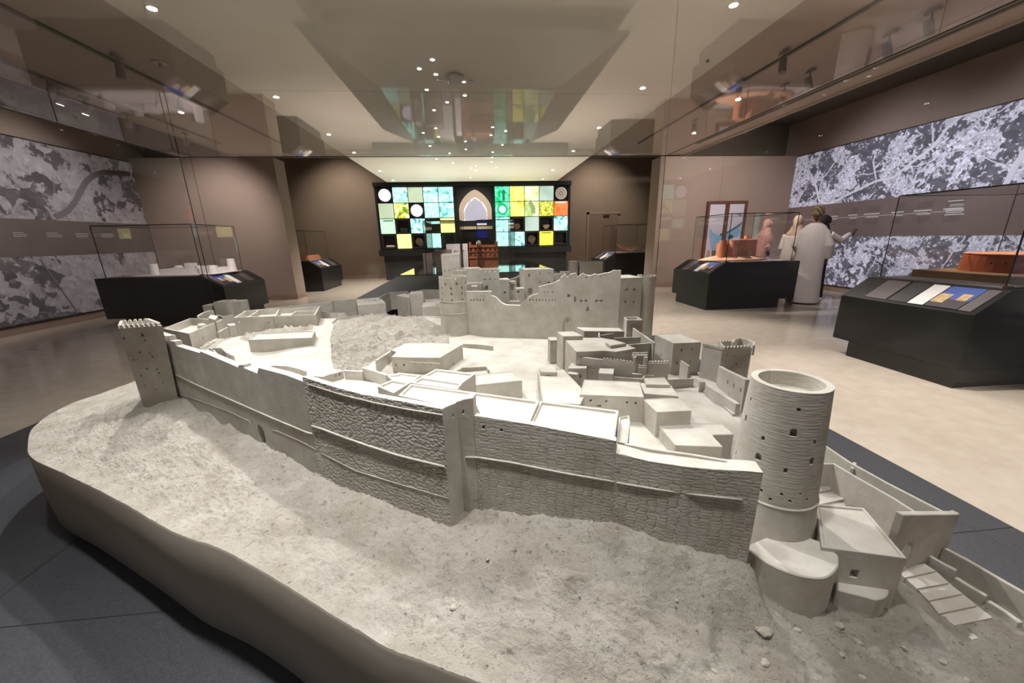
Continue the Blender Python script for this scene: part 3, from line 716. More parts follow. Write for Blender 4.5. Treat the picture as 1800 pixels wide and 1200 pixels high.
for k in range(14):
    a = 2*pi*k/14; o = bpy.data.objects.new('merlon', me2); COL.objects.link(o); o.parent = et; o.location = (1.262+.062*cos(a), 2.705+.062*sin(a), 1.069); o.rotation_euler = (0, 0, a+pi/2)
blockY('keep_tower', (775, 447), (807.5, 446), 3.45, .16, .6, .004, .004, [(782, 451, .006, .010, .012), (790, 451, .006, .010, .012), (798, 450.5, .006, .010, .012), (782, 475, .010, .012, .012, True), (790, 474.5, .010, .012, .012, True), (799, 473, .010, .012, .012, True)])
blockY('keep_block', (797, 476), (819, 475), 3.25, .10, .6, .006, .03)
blockY('keep_block', (808, 471.5), (843, 471), 3.5, .12, .6, .004, 0)
blockY('keep_tower', (843, 473), (877.5, 473.5), 3.2, .17, .6, .010, .03, [(853, 477.5, .006, .010, .012), (861, 477.5, .006, .010, .012), (870, 477, .006, .010, .012), (853, 490.5, .012, .014, .014), (861.5, 490.5, .012, .014, .014), (870.5, 490.5, .012, .014, .014), (855, 505.5, .026, .045, .012, True)])
blockY('keep_block', (821, 498), (847, 497.5), 3.12, .09, .6, .006, .02)
blockY('keep_block', (829, 504), (838.5, 502), 3.08, .05, .6, .004, 0)
blockY('keep_block', (879, 491.5), (895, 491), 3.12, .14, .6, .004, 0, [(887, 514, .012, .024, .014, True)])
blockY('keep_block', (895, 494.5), (907, 494), 3.14, .06, .6, .003, 0, [(901, 505, .034, .06, .01)])
blockY('keep_block', (907, 507), (922, 507), 3.12, .10, .6, .003, 0, [(910.5, 512.5, .03, .016, .01)])
blockY('keep_hall', (922, 473.5), (973.5, 473), 3.15, .22, .6, .005, .004, [(930, 484, .010, .022, .012), (949, 481, .008, .012, .012), (964, 480.5, .008, .012, .012), (949, 496, .012, .018, .014, True), (964.5, 495.5, .012, .018, .014, True), (932, 513, .04, .07, .012, True)], skew=-.02)
strip_wall('curved_ramp', [(896, 490.5), (901, 489), (908, 487), (916, 483)], aty(904, 488, 3.28).z, .6, .012)
blockY('keep_block', (897, 529), (913, 530), 3.0, .06, .6, .004, .012)
blockY('keep_hall', (1022, 460), (1060, 459.5), 3.45, .16, .6, .006, .012, [(1033, 468, .008, .012, .012), (1051.5, 468, .008, .012, .012)])
blockY('keep_hall', (1004.5, 459), (1016, 459), 3.5, .12, .6, .004, 0)
blockY('keep_block', (973, 483), (996, 481), 3.35, .10, .6, .005, .02)
blockY('keep_block', (986, 478.5), (1003, 476.5), 3.45, .06, .6, .004, 0)

# ---------- rear enclosure wall and its buildings
zw = .80
strip_wall('rear_wall', [(426, 547), (470, 542), (540, 534.5), (584, 530), (585, 528), (626, 525)], .775, .6, .012)
zb24 = height(630, 551, GU, 536)
house('slot_roof_house', [(625, 526), (668, 522), (678, 532), (628, 536)], zb24, .6, .003, 0, [])
q = [at(u, v, zb24) for u, v in ((637, 528), (661, 526.5), (662, 528), (637, 529.5))]
cut(bpy.data.objects['slot_roof_house'], [prism_vf(ccw([(p.x, p.y) for p in q]), zb24-.012, zb24+.01)])
strip_wall('rear_wall', [(668, 522), (678, 517), (685, 514), (713, 511.5), (719, 516)], .80, .6, .012)
house('slant_block', [(696, 519), (712, 515), (722, 518), (719, 523)], height(699, 540, GU, 519), .6, .003, 0)
house('cube_house', [(719, 517), (744, 515.5), (742, 511), (722, 512)], height(721, 544, GU, 517), .6, .004, 0, [(0, 1, 731, 522, .005, .006, .01)])
strip_wall('rear_wall', [(733, 511), (745, 509), (772, 509)], .82, .6, .012)
zb12 = height(742, 549, GU, 538)
house('terrace_block', [(741.5, 538.5), (746, 526), (780, 525), (782, 538)], zb12, .6, .003, 0)
house('roof_box', [(755, 536), (760, 533), (772, 532), (768, 536)], zb12+.006, zb12-.01, .002, 0)
strip_wall('yard_wall', [(585, 566), (592, 560), (641, 551), (643, 560), (585, 567)], GU+.010, .6, .008)
strip_wall('low_wall', [(722, 563), (745, 560), (775, 556)], GU-.012, .55, .014)
strip_wall('low_wall', [(564, 546), (580, 550), (590, 549)], .715, .6, .006)
# ================================================================== relief ground and plinth of the fort model
def vnoise(x, y, seed=0):
    xi, yi = np.floor(x).astype(np.int64), np.floor(y).astype(np.int64); xf, yf = x-xi, y-yi
    def h(a, b):
        n = (a*374761393+b*668265263+seed*982451653) & 0x7fffffff
        n = ((n ^ (n >> 13))*1274126177) & 0x7fffffff
        return ((n ^ (n >> 16)) & 0xffff)/65535.0
    u, v = xf*xf*(3-2*xf), yf*yf*(3-2*yf)
    return (h(xi, yi)*(1-u)+h(xi+1, yi)*u)*(1-v)+(h(xi, yi+1)*(1-u)+h(xi+1, yi+1)*u)*v
def fbm(x, y, f, o=4, seed=0):
    s, a, t = 0, 1, 0
    for k in range(o):
        s = s+a*vnoise(x*f+17.3*k, y*f+9.1*k, seed+k); t += a; a *= .55; f *= 2.03
    return s/t-.5
rim_px = [(235, 671, .42), (180, 690, .42), (110, 716, .42), (60, 750, .42), (49, 783, .425), (58, 806, .43), (117, 834, .43), (167, 858, .44), (227, 890, .445), (287, 925, .45), (317, 940, .45), (392, 967, .455), (462, 1004, .455), (517, 1037, .46), (583, 1079, .46), (625, 1104, .46), (679, 1137, .46), (746, 1162, .46), (847, 1200, .46)]
OUT = [tuple(at(*p)) for p in rim_px]
l0, l1 = at(1440, 777, zg), at(1663, 903, zg); r1 = at(1830, 1060, .43)
OUT += [(.25, .45, .45), (.6, .36, .43), (1.0, .33, .40), (1.35, .40, .37), (r1.x+.08, r1.y-.12, .355), (r1.x+.05, r1.y+.03, .36), (l1.x+.05, l1.y+.02, .37), (l0.x+.04, l0.y+.02, .42), (1.50, 1.95, .46), (1.37, 2.45, .48), (1.38, 2.80, .48), (1.10, 3.45, .48), (.6, 3.75, .48), (-.6, 3.95, .48), (-1.6, 3.85, .46), (-2.2, 3.5, .44), (-2.52, 3.15, .43)]
print('outline', [(round(a, 2), round(b, 2), c) for a, b, c in OUT])
# smooth closed outline (Catmull-Rom), denser where it is near the viewer
def catmull(P, per):
    n = len(P); R = []
    for i in range(n):
        p0, p1, p2, p3 = (np.array(P[(i+k-1) % n]) for k in range(4)); m = per(p1, p2)
        for k in range(m):
            t = k/m; R.append(.5*((2*p1)+(p2-p0)*t+(2*p0-5*p1+4*p2-p3)*t*t+(3*p1-p0-3*p2+p3)*t**3))
    return np.array(R)
RIM = catmull(OUT, lambda a, b: max(3, int(np.hypot(*(b-a)[:2])/(.008+.006*max(0, min(a[1], 3)-.5)))))
RIM[:, 2] += .006*(fbm(RIM[:, 0], RIM[:, 1], 9, 3, 5))
ctr = np.array((-.2, 1.9))
NA, NR = len(RIM), 300
tt = np.linspace(0, 1, NR)**.8
X = ctr[0]+(RIM[:, 0][:, None]-ctr[0])*tt; Yg = ctr[1]+(RIM[:, 1][:, None]-ctr[1])*tt
ctl = [(255, 716, .48), (300, 697, .51), (417, 762, .495), (471, 779, .5), (504, 804, .5), (583, 844, .5), (667, 879, .5), (746, 910, .5), (797, 921, .5), (815, 899, .51), (845, 898, .52), (875, 897, .53), (975, 895, .55), (1040, 905, .56), (1075, 920, .565), (1130, 938, .555), (1190, 957, .545), (1250, 975, .53), (1300, 990, .515), (1312, 1002, .46), (1362, 1053, .42), (1397, 1074, .405), (1425, 1086, .40), (1453, 1086, .395), (1475, 1067, .385), (1547, 1088, .37), (1575, 1045, .385),
       (322, 722, .53), (345, 735, .535), (388, 762, .525), (300, 740, .50), (395, 742, .485), (360, 722, .49), (440, 790, .50), (200, 760, .455), (240, 790, .465), (300, 850, .465), (450, 900, .475), (600, 980, .475), (700, 1050, .475), (900, 970, .505), (1000, 980, .525), (900, 1050, .485), (1000, 1100, .485), (1200, 1100, .47), (1100, 1010, .515), (1220, 1030, .50), (1300, 1150, .44), (1500, 1180, .40), (1650, 1180, .37), (1600, 1100, .372), (1680, 1050, .366), (1750, 1110, .366), (1790, 1180, .36), (1640, 1020, .37), (1720, 1080, .366),
       (450, 690, GY), (400, 650, GY), (520, 690, GY-.01), (560, 640, .655), (580, 600, .675), (575, 575, GU), (500, 640, .65), (430, 610, .65), (360, 600, GY), (600, 548, GU), (660, 558, GU), (740, 558, GU), (560, 560, GU), (500, 580, .665), (420, 595, .65), (470, 545, .68),
       (900, 640, GL), (850, 710, GL), (940, 740, GL), (700, 675, GL), (680, 658, GL), (850, 602, GL), (960, 606, GL), (900, 600, GL), (1200, 670, GL), (1250, 690, GL), (1230, 735, GL), (1140, 640, GL), (1275, 725, GL), (1200, 785, GL-.01), (1000, 760, GL), (960, 680, GL), (1050, 640, GL), (1100, 720, GL), (1110, 760, GL),
       (600, 572, GU), (680, 562, GU), (740, 567, GU-.01), (583, 612, .672), (590, 645, .650), (640, 645, .62), (662, 625, .62), (700, 603, .622), (760, 595, .62), (640, 605, .668), (700, 583, .675), (780, 578, .655), (800, 593, .62), (620, 590, .685),
       (1450, 850, .43), (1500, 880, .43), (1560, 870, .43), (1600, 905, .42), (1630, 985, .375)]
CT = [tuple(at(*p)) for p in ctl]+[(-1.5, 3.5, .66), (-.5, 3.5, .66), (.5, 3.3, .62), (1.0, 2.9, .62), (-2.1, 3.2, .6), (-1.9, 2.7, .62), (-.9, 3.0, .69), (-1.3, 2.9, .69), (1.3, 2.2, .6), (1.25, 1.8, .6), (1.05, 1.0, .44)]+[tuple(RIM[i]) for i in range(0, NA, max(1, NA//110))]
CT = np.array(CT)
num = np.zeros_like(X); den = np.zeros_like(X)
for c in CT:
    d2 = (X-c[0])**2+(Yg-c[1])**2+4e-5; wgt = 1/d2**2.0; num += wgt*c[2]; den += wgt
Z = num/den
Z = Z*(1-tt**60)+RIM[:, 2][:, None]*(tt**60)
# roughness: rough outside the walls and on the rocky mound, calm in the yards
def inside(poly):
    m = np.zeros(X.shape, bool); n = len(poly)
    for i in range(n):
        x1, y1 = poly[i]; x2, y2 = poly[(i+1) % n]
        if abs(y2-y1) < 1e-9: continue
        c = ((y1 > Yg) != (y2 > Yg)) & (X < (x2-x1)*(Yg-y1)/(y2-y1)+x1); m ^= c
    return m
fortp = [A0, B1, C1, (D1[0]-.01, D1[1]+.02), (E1[0], E1[1]+.02), F1, G1, H1, (1.0, 1.1), (1.35, 1.9), (1.3, 2.9), (-.5, 3.8), (-1.9, 3.4), (-2.0, 2.6)]
ins_ = inside(fortp)
md = [at(u, v, .66) for u, v in ((583, 600), (592, 570), (640, 560), (700, 558), (760, 570), (790, 580), (790, 597), (720, 600), (660, 622), (620, 648), (586, 645))]
mound = inside([(p.x, p.y) for p in md])
rb = [at(u, v, .67) for u, v in ((420, 592), (452, 578), (500, 573), (556, 572), (550, 584), (470, 588), (440, 594))]
rub = inside([(p.x, p.y) for p in rb])
amp = np.where(ins_, .0012, .017); amp = np.where(mound | rub, .040, amp)
lane = (X > 1.02) & (Yg > .62) & ~ins_; amp = np.where(lane, amp*.25, amp)
amp = amp*np.clip((1-tt)*14, .25, 1)
Z = Z+amp*(fbm(X, Yg, 7, 3, 1)*.8+fbm(X, Yg, 26, 4, 2)*1.5+np.abs(fbm(X, Yg, 60, 3, 9))*1.6)
Z = np.where(mound | rub, Z+.006, Z)
V = np.stack([X, Yg, Z], -1).reshape(-1, 3)
idx = np.arange(NA*NR).reshape(NA, NR); a = idx; b = np.roll(idx, -1, 0)
quads = np.stack([a[:, :-1], a[:, 1:], b[:, 1:], b[:, :-1]], -1).reshape(-1, 4)
me = bpy.data.meshes.new('ground_relief'); me.vertices.add(len(V)); me.vertices.foreach_set('co', V.ravel())
me.loops.add(quads.size); me.loops.foreach_set('vertex_index', quads.ravel().astype(np.int32))
me.polygons.add(len(quads)); me.polygons.foreach_set('loop_start', np.arange(0, quads.size, 4, dtype=np.int32))
me.update(calc_edges=True); me.validate()
me.polygons.foreach_set('use_smooth', [True]*len(me.polygons)); me.materials.append(PLE); me.materials.append(PL)
yard = ins_ & ~mound & ~rub; yd = (yard[:, :-1] & yard[:, 1:]).reshape(-1)
me.polygons.foreach_set('material_index', yd.astype(np.int32))
fix_normals(link(bpy.data.objects.new('ground_relief', me), FORT))
# plinth: vertical side wall under the rim with a rounded lip, black recessed toe
rim = np.stack([X[:, -1], Yg[:, -1], Z[:, -1]], -1)[::3]; n = len(rim)
dirv = rim[:, :2]-ctr; dirv /= np.linalg.norm(dirv, axis=1)[:, None]
rings = [np.c_[rim[:, :2], rim[:, 2]], np.c_[rim[:, :2]+dirv*.004, rim[:, 2]-.008], np.c_[rim[:, :2]+dirv*.004, rim[:, 2]*.5+.03], np.c_[rim[:, :2]-dirv*.006, np.full(n, .05)], np.c_[rim[:, :2]-dirv*.08, np.full(n, .05)]]
V = np.concatenate(rings); Fc = [(r*n+i, r*n+(i+1) % n, (r+1)*n+(i+1) % n, (r+1)*n+i) for r in range(len(rings)-1) for i in range(n)]
fix_normals(mesh('plinth_side', V, Fc, PLB, FORT, True))
toe = rim[::4, :2]-dirv[::4]*.06; v, f = prism_vf(ccw([tuple(p) for p in toe]), 0.004, .06)
mesh('plinth_toe', v, f, mat('toe_black', (14, 14, 15), .6), FORT)
# loose stones lying on the slope
def ground_z(x, y):
    d2 = (X-x)**2+(Yg-y)**2; return float(Z.flat[int(np.argmin(d2))])
def rock_me(seed):
    rnd = random.Random(seed); bm = bmesh.new(); bmesh.ops.create_icosphere(bm, subdivisions=2, radius=1)
    for vv_ in bm.verts: vv_.co *= .75+.45*rnd.random(); vv_.co.z *= .6
    m_ = bpy.data.meshes.new('stone'); bm.to_mesh(m_); bm.free(); m_.materials.append(mat('loose_stone', (168, 160, 149), .9, .1, noise=(2, .15, 4))); return m_
rocks = [rock_me(i) for i in range(5)]
for k, (u, v_, r) in enumerate(((1345, 1112, .020), (1330, 1105, .009), (1402, 1108, .010), (1426, 1084, .006), (1508, 1128, .012), (1476, 1100, .014), (1297, 1043, .006), (797, 1069, .012), (857, 983, .006), (1025, 985, .007), (1083, 960, .005), (998, 1050, .006), (970, 903, .006), (1190, 1055, .006), (720, 966, .005), (1345, 1165, .012), (1255, 1180, .008), (1660, 1165, .012), (1625, 1180, .010), (1515, 1190, .010), (1700, 1195, .008), (1590, 1140, .008), (1000, 1020, .005), (1150, 1110, .006), (545, 840, .006), (1480, 1150, .008))):
    p = at(u, v_, .45)
    for _ in range(4): p = at(u, v_, ground_z(p.x, p.y))
    o = bpy.data.objects.new('stone', rocks[k % 5]); COL.objects.link(o); o.parent = FORT; o.matrix_parent_inverse = Matrix.Translation(FORT.location).inverted()
    o.location = (p.x, p.y, p.z+r*.15); o.scale = (r*.8, r*.64, r*.64); o.rotation_euler = (0, 0, k*1.3)
# fine gravel on slope and mound: countless crumbs, one object
V, Fc = [], []; rnd = random.Random(3)
sel = np.argwhere(((~ins_) & (amp > .005)) | mound | rub)
for k in range(2600):
    i, j = sel[rnd.randrange(len(sel))]
    r = rnd.uniform(.0012, .0035)*(1.3 if mound[i, j] else 1); c = (X[i, j], Yg[i, j], Z[i, j]+r*.1); o = len(V)
    q = [(1, 0, 0), (0, 1, 0), (-1, 0, 0), (0, -1, 0), (0, 0, .8), (0, 0, -.6)]
    V += [tuple(c[m_]+r*(p[m_]+rnd.uniform(-.3, .3)) for m_ in range(3)) for p in q]
    Fc += [(o+a, o+b, o+4) for a, b in ((0, 1), (1, 2), (2, 3), (3, 0))]+[(o+b, o+a, o+5) for a, b in ((0, 1), (1, 2), (2, 3), (3, 0))]
gr = mesh('gravel', V, Fc, PLE, FORT); gr['kind'] = 'stuff'
# ================================================================== ROOM
XL, XR, YP, YBK, YF = -7.67, 8.43, 9.8, 14.95, -4.0
WALL = mat('taupe_paint', (150, 133, 123), .8, .2, noise=(1.2, .03, 3))
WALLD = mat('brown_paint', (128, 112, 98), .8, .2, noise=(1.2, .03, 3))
CEILM = mat('ceiling_paint', (188, 172, 160), .7, .2)
SLABM = mat('ceiling_raft_paint', (236, 228, 216), .6, .3)
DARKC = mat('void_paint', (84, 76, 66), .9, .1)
FLOORM = mat('limestone_floor', (188, 172, 156), .22, .5)
N, L, b = nodes(FLOORM); tc = N.new('ShaderNodeTexCoord')
n1 = N.new('ShaderNodeTexNoise'); n1.inputs['Scale'].default_value = 7; n1.inputs['Detail'].default_value = 9; n1.inputs['Roughness'].default_value = .62
L.new(tc.outputs['Object'], n1.inputs['Vector'])
cr = N.new('ShaderNodeValToRGB'); cr.color_ramp.elements[0].position = .35; cr.color_ramp.elements[0].color = lin((184, 171, 157)); cr.color_ramp.elements[1].position = .66; cr.color_ramp.elements[1].color = lin((194, 183, 170))
L.new(n1.outputs['Fac'], cr.inputs[0]); L.new(cr.outputs[0], b.inputs['Base Color'])
rr = N.new('ShaderNodeMapRange'); rr.inputs['To Min'].default_value = .11; rr.inputs['To Max'].default_value = .17; L.new(n1.outputs['Fac'], rr.inputs['Value']); L.new(rr.outputs[0], b.inputs['Roughness'])
STONE = mat('dark_granite', (58, 59, 64), .42, .4, noise=(160, .35, 4), bump=(60, .15, .002))
BLACK = mat('black_lacquer', (20, 22, 23), .32, .5)
BLACKM = mat('black_matt', (16, 17, 18), .55, .4)
TRIM = mat('edge_black', (12, 12, 13), .4)
STEEL = mat('brushed_steel', (170, 170, 170), .3, .5, 1)

fl = struct(box('floor', XL-.1, XR+.1, YF, YBK+.1, -.1, 0, FLOORM))
# dark stone slabs set around the large model, each slab a piece of its own
xs = [-3.62, -1.99, -.36, 1.02, 2.46]; ys = [-2.4, -.6, 1.22, 3.04, 4.86]
for i in range(4):
    for j in range(4):
        box('stone_slab', xs[i]+.002, xs[i+1]-.002, ys[j]+.002, ys[j+1]-.002, -.02, .003, STONE, fl)
box('slab_bed', xs[0], xs[-1], ys[0], ys[-1], -.02, .0012, mat('dark_grout', (24, 24, 26), .8), fl)
# limestone joint lines in front of the right-hand cases
JN = mat('floor_joint', (120, 106, 96), .6)
for y in (5.6, 8.4): box('floor_joint', 2.6, XR, y-.003, y+.003, -.01, .0006, JN, fl)
for y in (5.6, 8.4): box('floor_joint', XL, -3.2, y-.003, y+.003, -.01, .0006, JN, fl)

wl = struct(box('wall_left', XL-.2, XL, YF, YP+.6, 0, 4.3, WALL))
wr = struct(box('wall_right', XR, XR+.2, YF, YP+.6, 0, 4.3, WALL))
struct(box('wall_rear', XL-.2, XR+.2, YF-.2, YF, 0, 4.3, WALL))
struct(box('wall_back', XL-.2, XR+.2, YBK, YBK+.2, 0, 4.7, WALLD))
PX0, PX1 = -4.57, 4.72
pl_ = struct(box('wall_pier_left', XL, PX0, YP, YP+.5, 0, CEIL, WALL))
pr_ = struct(box('wall_pier_right', PX1, XR, YP, YP+.5, 0, CEIL, WALL))
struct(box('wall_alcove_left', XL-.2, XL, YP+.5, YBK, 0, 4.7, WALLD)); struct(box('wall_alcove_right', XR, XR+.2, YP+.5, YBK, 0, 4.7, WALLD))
# panel joints in the pier fronts
for x in (-6.35, ): box('panel_joint', x-.004, x+.004, YP-.002, YP+.001, .12, CEIL, TRIM, pl_)
for x in (6.4,): box('panel_joint', x-.003, x+.003, YP-.002, YP+.001, .12, CEIL, mat('joint_brown', (104, 88, 80), .8), pr_)
BB = mat('baseboard_paint', (140, 118, 104), .6)
struct(box('baseboard_left', XL, XL+.03, YF, YP, 0, .13, BB)); struct(box('baseboard_right', XR-.03, XR, YF, YP, 0, .13, BB))
struct(box('baseboard_pier_left', XL, PX0+.012, YP-.015, YP+.512, 0, .11, BB)); struct(box('baseboard_pier_right', PX1-.012, XR, YP-.015, YP+.512, 0, .11, BB))
struct(box('baseboard_back', XL, XR, YBK-.02, YBK, 0, .13, BB))
# door with frame in the back wall of the right alcove
d = struct(box('door_1', 4.45, 5.6, YBK-.035, YBK-.005, .0, 2.22, mat('door_paint', (118, 98, 86), .6)))
box('door_frame', 4.36, 4.45, YBK-.05, YBK-.002, 0, 2.30, mat('door_frame_paint', (136, 114, 100), .6), d); box('door_frame', 4.36, 5.7, YBK-.05, YBK-.002, 2.22, 2.31, MATS['door_frame_paint'], d)
box('door_panel', 4.6, 5.5, YBK-.042, YBK-.034, .2, 1.75, MATS['door_paint'], d)
box('door_closer', 5.0, 5.25, YBK-.09, YBK-.034, 2.14, 2.19, STEEL, d)

# ceiling: raft down the middle, side fields with tracks, dark voids along the walls
ce = struct(box('ceiling', -5.35, -2.93, YF, YP, CEIL+.03, CEIL+.1, CEILM)); box('ceiling_field', 2.93, 5.35, YF, YP, CEIL+.03, CEIL+.1, CEILM, ce)
rf = struct(box('ceiling_raft', -2.9, 2.9, YF, 13.7, CEIL, CEIL+.12, SLABM))
box('raft_seam', -2.9, 2.9, 5.75, 5.755, CEIL-.001, CEIL+.01, JN, rf); box('raft_seam', -2.9, 2.9, YP, YP+.012, CEIL-.001, CEIL+.01, TRIM, rf)
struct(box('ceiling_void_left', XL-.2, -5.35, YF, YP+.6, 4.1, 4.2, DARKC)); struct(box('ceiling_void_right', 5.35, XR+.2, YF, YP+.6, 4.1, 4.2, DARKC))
box('fascia', -5.36, -5.33, YF, YP, CEIL, 4.12, CEILM, ce); box('fascia', 5.33, 5.36, YF, YP, CEIL, 4.12, CEILM, ce)
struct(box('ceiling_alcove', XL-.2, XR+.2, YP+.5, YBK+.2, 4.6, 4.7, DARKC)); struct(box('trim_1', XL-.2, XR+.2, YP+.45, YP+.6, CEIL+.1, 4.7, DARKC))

# ------------------------------------------------------------------ murals: aerial photographs of an oasis
def mural_mat(name, dark, mid, light, scale, rot, es, bias, det=1.0):
    """grey aerial view: dark palm groves with ragged edges, pale bare ground, walled plots, small roofs, a few pale tracks"""
    m = mat(name, (128, 128, 132), .55, .3); N, L, b = nodes(m); tc = N.new('ShaderNodeTexCoord')
    mp = N.new('ShaderNodeMapping'); mp.inputs['Rotation'].default_value = (rot, 0, 0); mp.inputs['Scale'].default_value = (scale,)*3; L.new(tc.outputs['Object'], mp.inputs[0])
    def tex(kind, src, **k):
        q = N.new(kind)
        for a, v in k.items():
            if a in ('distance', 'feature'): setattr(q, a, v)
            else: q.inputs[a].default_value = v
        L.new(src, q.inputs['Vector']); return q
    def math_(op, *xs):
        q = N.new('ShaderNodeMath'); q.operation = op
        for i, x in enumerate(xs):
            if isinstance(x, (int, float)): q.inputs[i].default_value = x
            else: L.new(x, q.inputs[i])
        return q.outputs[0]
    def step(x, lo, hi, a=0.0, c=1.0):
        q = N.new('ShaderNodeMapRange'); L.new(x, q.inputs['Value'])
        for i, v in zip(('From Min', 'From Max', 'To Min', 'To Max'), (lo, hi, a, c)): q.inputs[i].default_value = v
        return q.outputs[0]
    n0 = tex('ShaderNodeTexNoise', mp.outputs[0], Scale=2.0, Detail=4.0)
    wv = N.new('ShaderNodeVectorMath'); wv.operation = 'MULTIPLY_ADD'; wv.inputs[1].default_value = (.28, .28, .28); L.new(n0.outputs['Color'], wv.inputs[0]); L.new(mp.outputs[0], wv.inputs[2]); W = wv.outputs[0]
    big = tex('ShaderNodeTexNoise', mp.outputs[0], Scale=1.1, Detail=10.0, Roughness=.62)
    blk = tex('ShaderNodeTexVoronoi', W, distance='CHEBYCHEV', Scale=3.4); plot = tex('ShaderNodeTexVoronoi', W, distance='CHEBYCHEV', Scale=9.0); roof = tex('ShaderNodeTexVoronoi', W, distance='CHEBYCHEV', Scale=26.0)
    fine = tex('ShaderNodeTexNoise', mp.outputs[0], Scale=40.0, Detail=6.0, Roughness=.7)
    trk = tex('ShaderNodeTexVoronoi', W, feature='DISTANCE_TO_EDGE', Scale=.8)
    def red(t): q = N.new('ShaderNodeSeparateColor'); L.new(t.outputs['Color'], q.inputs[0]); return q.outputs[0]
    grove = step(math_('ADD', big.outputs['Fac'], math_('MULTIPLY_ADD', red(blk), .16, math_('MULTIPLY_ADD', red(plot), .10, -.13))), .50-bias, .515-bias)      # 1 = bare
    bare = math_('MULTIPLY_ADD', red(plot), .16, .58); bare = math_('ADD', bare, math_('MULTIPLY', step(red(roof), .80, .82), .26*det)); bare = math_('SUBTRACT', bare, math_('MULTIPLY', step(red(roof), .12, .10), .34*det))
    dk = math_('MULTIPLY_ADD', red(plot), .14, .14); dk = math_('ADD', dk, math_('MULTIPLY', step(red(roof), .90, .91), .5*det))
    val = math_('ADD', math_('MULTIPLY', grove, bare), math_('MULTIPLY', math_('SUBTRACT', 1.0, grove), dk))
    val = math_('ADD', val, math_('MULTIPLY_ADD', fine.outputs['Fac'], .34*det, -.17*det))
    val = math_('MAXIMUM', val, math_('MULTIPLY', step(trk.outputs['Distance'], .012, .009), .80*det))
    cr = N.new('ShaderNodeValToRGB'); e = cr.color_ramp.elements; e[0].position = .12; e[0].color = lin(dark); e[1].position = .86; e[1].color = lin(light); k = e.new(.48); k.color = lin(mid)
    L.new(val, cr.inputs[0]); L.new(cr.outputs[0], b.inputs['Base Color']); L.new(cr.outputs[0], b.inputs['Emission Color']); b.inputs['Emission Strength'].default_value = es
    return m
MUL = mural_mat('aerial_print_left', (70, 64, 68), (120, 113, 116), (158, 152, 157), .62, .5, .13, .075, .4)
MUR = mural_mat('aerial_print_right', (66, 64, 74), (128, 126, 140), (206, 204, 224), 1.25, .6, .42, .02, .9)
BAND = mat('timeline_band', (126, 110, 108), .6, .3, noise=(2, .06, 4))
BANDL = mat('timeline_band_dim', (104, 94, 92), .6, .3, noise=(2, .06, 4))
WHITE = mat('white_print', (225, 222, 222), .6); GREYP = mat('grey_print', (92, 84, 84), .6)
def mural(name, label, x, y0, y1, z0, z1, m, band, bz0, bz1, sgn, rows):
    t = thing(name, label, 'mural', (x+sgn*.02, (y0+y1)/2, z0))
    box('print_panel', min(x, x+sgn*.05), max(x, x+sgn*.05), y0, y1, z0, z1, m, t)
    bx0, bx1 = sorted((x+sgn*.05, x+sgn*.055)); box('timeline_band', bx0, bx1, y0, y1, bz0, bz1, band, t)
    fx0, fx1 = sorted((x, x+sgn*.056))
    for a, bb_, c, d_ in ((y0, y1, z1, z1+.018), (y0, y1, z0-.018, z0)): box('edge_profile', fx0, fx1, a, bb_, c, d_, TRIM, t)
    px = sorted((x+sgn*.055, x+sgn*.057))
    W, G = [], []
    for (yy, ln, zz, hh, kind) in rows: (W if kind else G).append(box_vf(px[0], px[1], yy, yy+ln, zz, zz+hh))
    v, f = join_vf(W); mesh('timeline_lettering', v, f, WHITE, t)
    if G: v, f = join_vf(G); mesh('timeline_captions', v, f, GREYP, t)
    return t
rows = []; rnd = random.Random(5); y = 6.0
while y < 9.0:
    ln = rnd.uniform(.18, .34); rows.append((y, .5, 1.665, .008, 1)); rows.append((y, ln, 1.70, .02, 1)); rows.append((y, ln*.8, 1.64, .014, 1))
    for q in range(4): rows.append((y, ln*rnd.uniform(.6, 1), 1.76+.03*q, .012, 0)); rows.append((y, ln*rnd.uniform(.6, 1), 1.50+.03*q, .012, 0))
    y += .46
for q, (zz, ln) in enumerate(((1.83, .22), (1.75, .2), (1.66, .26), (1.60, .28))): rows.append((6.32-.3-.02*q, ln, zz, .035 if q in (1, 2) else .018, 1))
mural('wall_mural', 'bright aerial photograph mural with timeline band on the right wall', XR, -1.0, YP-.02, .14, 3.24, MUR, BAND, 1.25, 2.0, -1, rows)
rows = []; y = 5.6
while y < 9.4:
    ln = rnd.uniform(.16, .3)
    for q in range(3): rows.append((y, ln*rnd.uniform(.7, 1), 1.57+.03*q, .005, 1))
    y += .5
mural('wall_mural', 'grey aerial photograph mural with dark timeline band on the left wall', XL, -1.0, YP-.02, .16, 3.17, MUL, BANDL, 1.24, 1.86, 1, rows)

# tracks printed across the aerial views
def track_print(par, X_, px, w_, m):
    P = [atx(u, v, X_) for u, v in px]; V = []
    for i, p in enumerate(P):
        d = (P[min(i+1, len(P)-1)]-P[max(i-1, 0)]).normalized(); n = Vector((0, -d.z, d.y))*w_/2; V += [tuple(p+n), tuple(p-n)]
    for k in range(len(V)): V.append((V[k][0]+(.002 if X_ < 0 else -.002), V[k][1], V[k][2]))
    n = len(P); h = 2*n; Fc = []
    for i in range(n-1): a, b_ = 2*i, 2*i+2; Fc += [(a, b_, b_+1, a+1), (h+a, h+a+1, h+b_+1, h+b_), (a, h+a, h+b_, b_), (a+1, b_+1, h+b_+1, h+a+1)]
    fix_normals(mesh('printed_track', V, Fc, m, par))
mr_, ml_ = [o for o in bpy.data.objects if o.name.startswith('wall_mural') and o.type == 'EMPTY'][:2]
if mr_.location.x < 0: mr_, ml_ = ml_, mr_
TRK1 = mat('print_track_grey', (112, 106, 108), .6); TRK2 = mat('print_track_pale', (214, 212, 228), .6, emit=(214, 212, 228), es=.15)
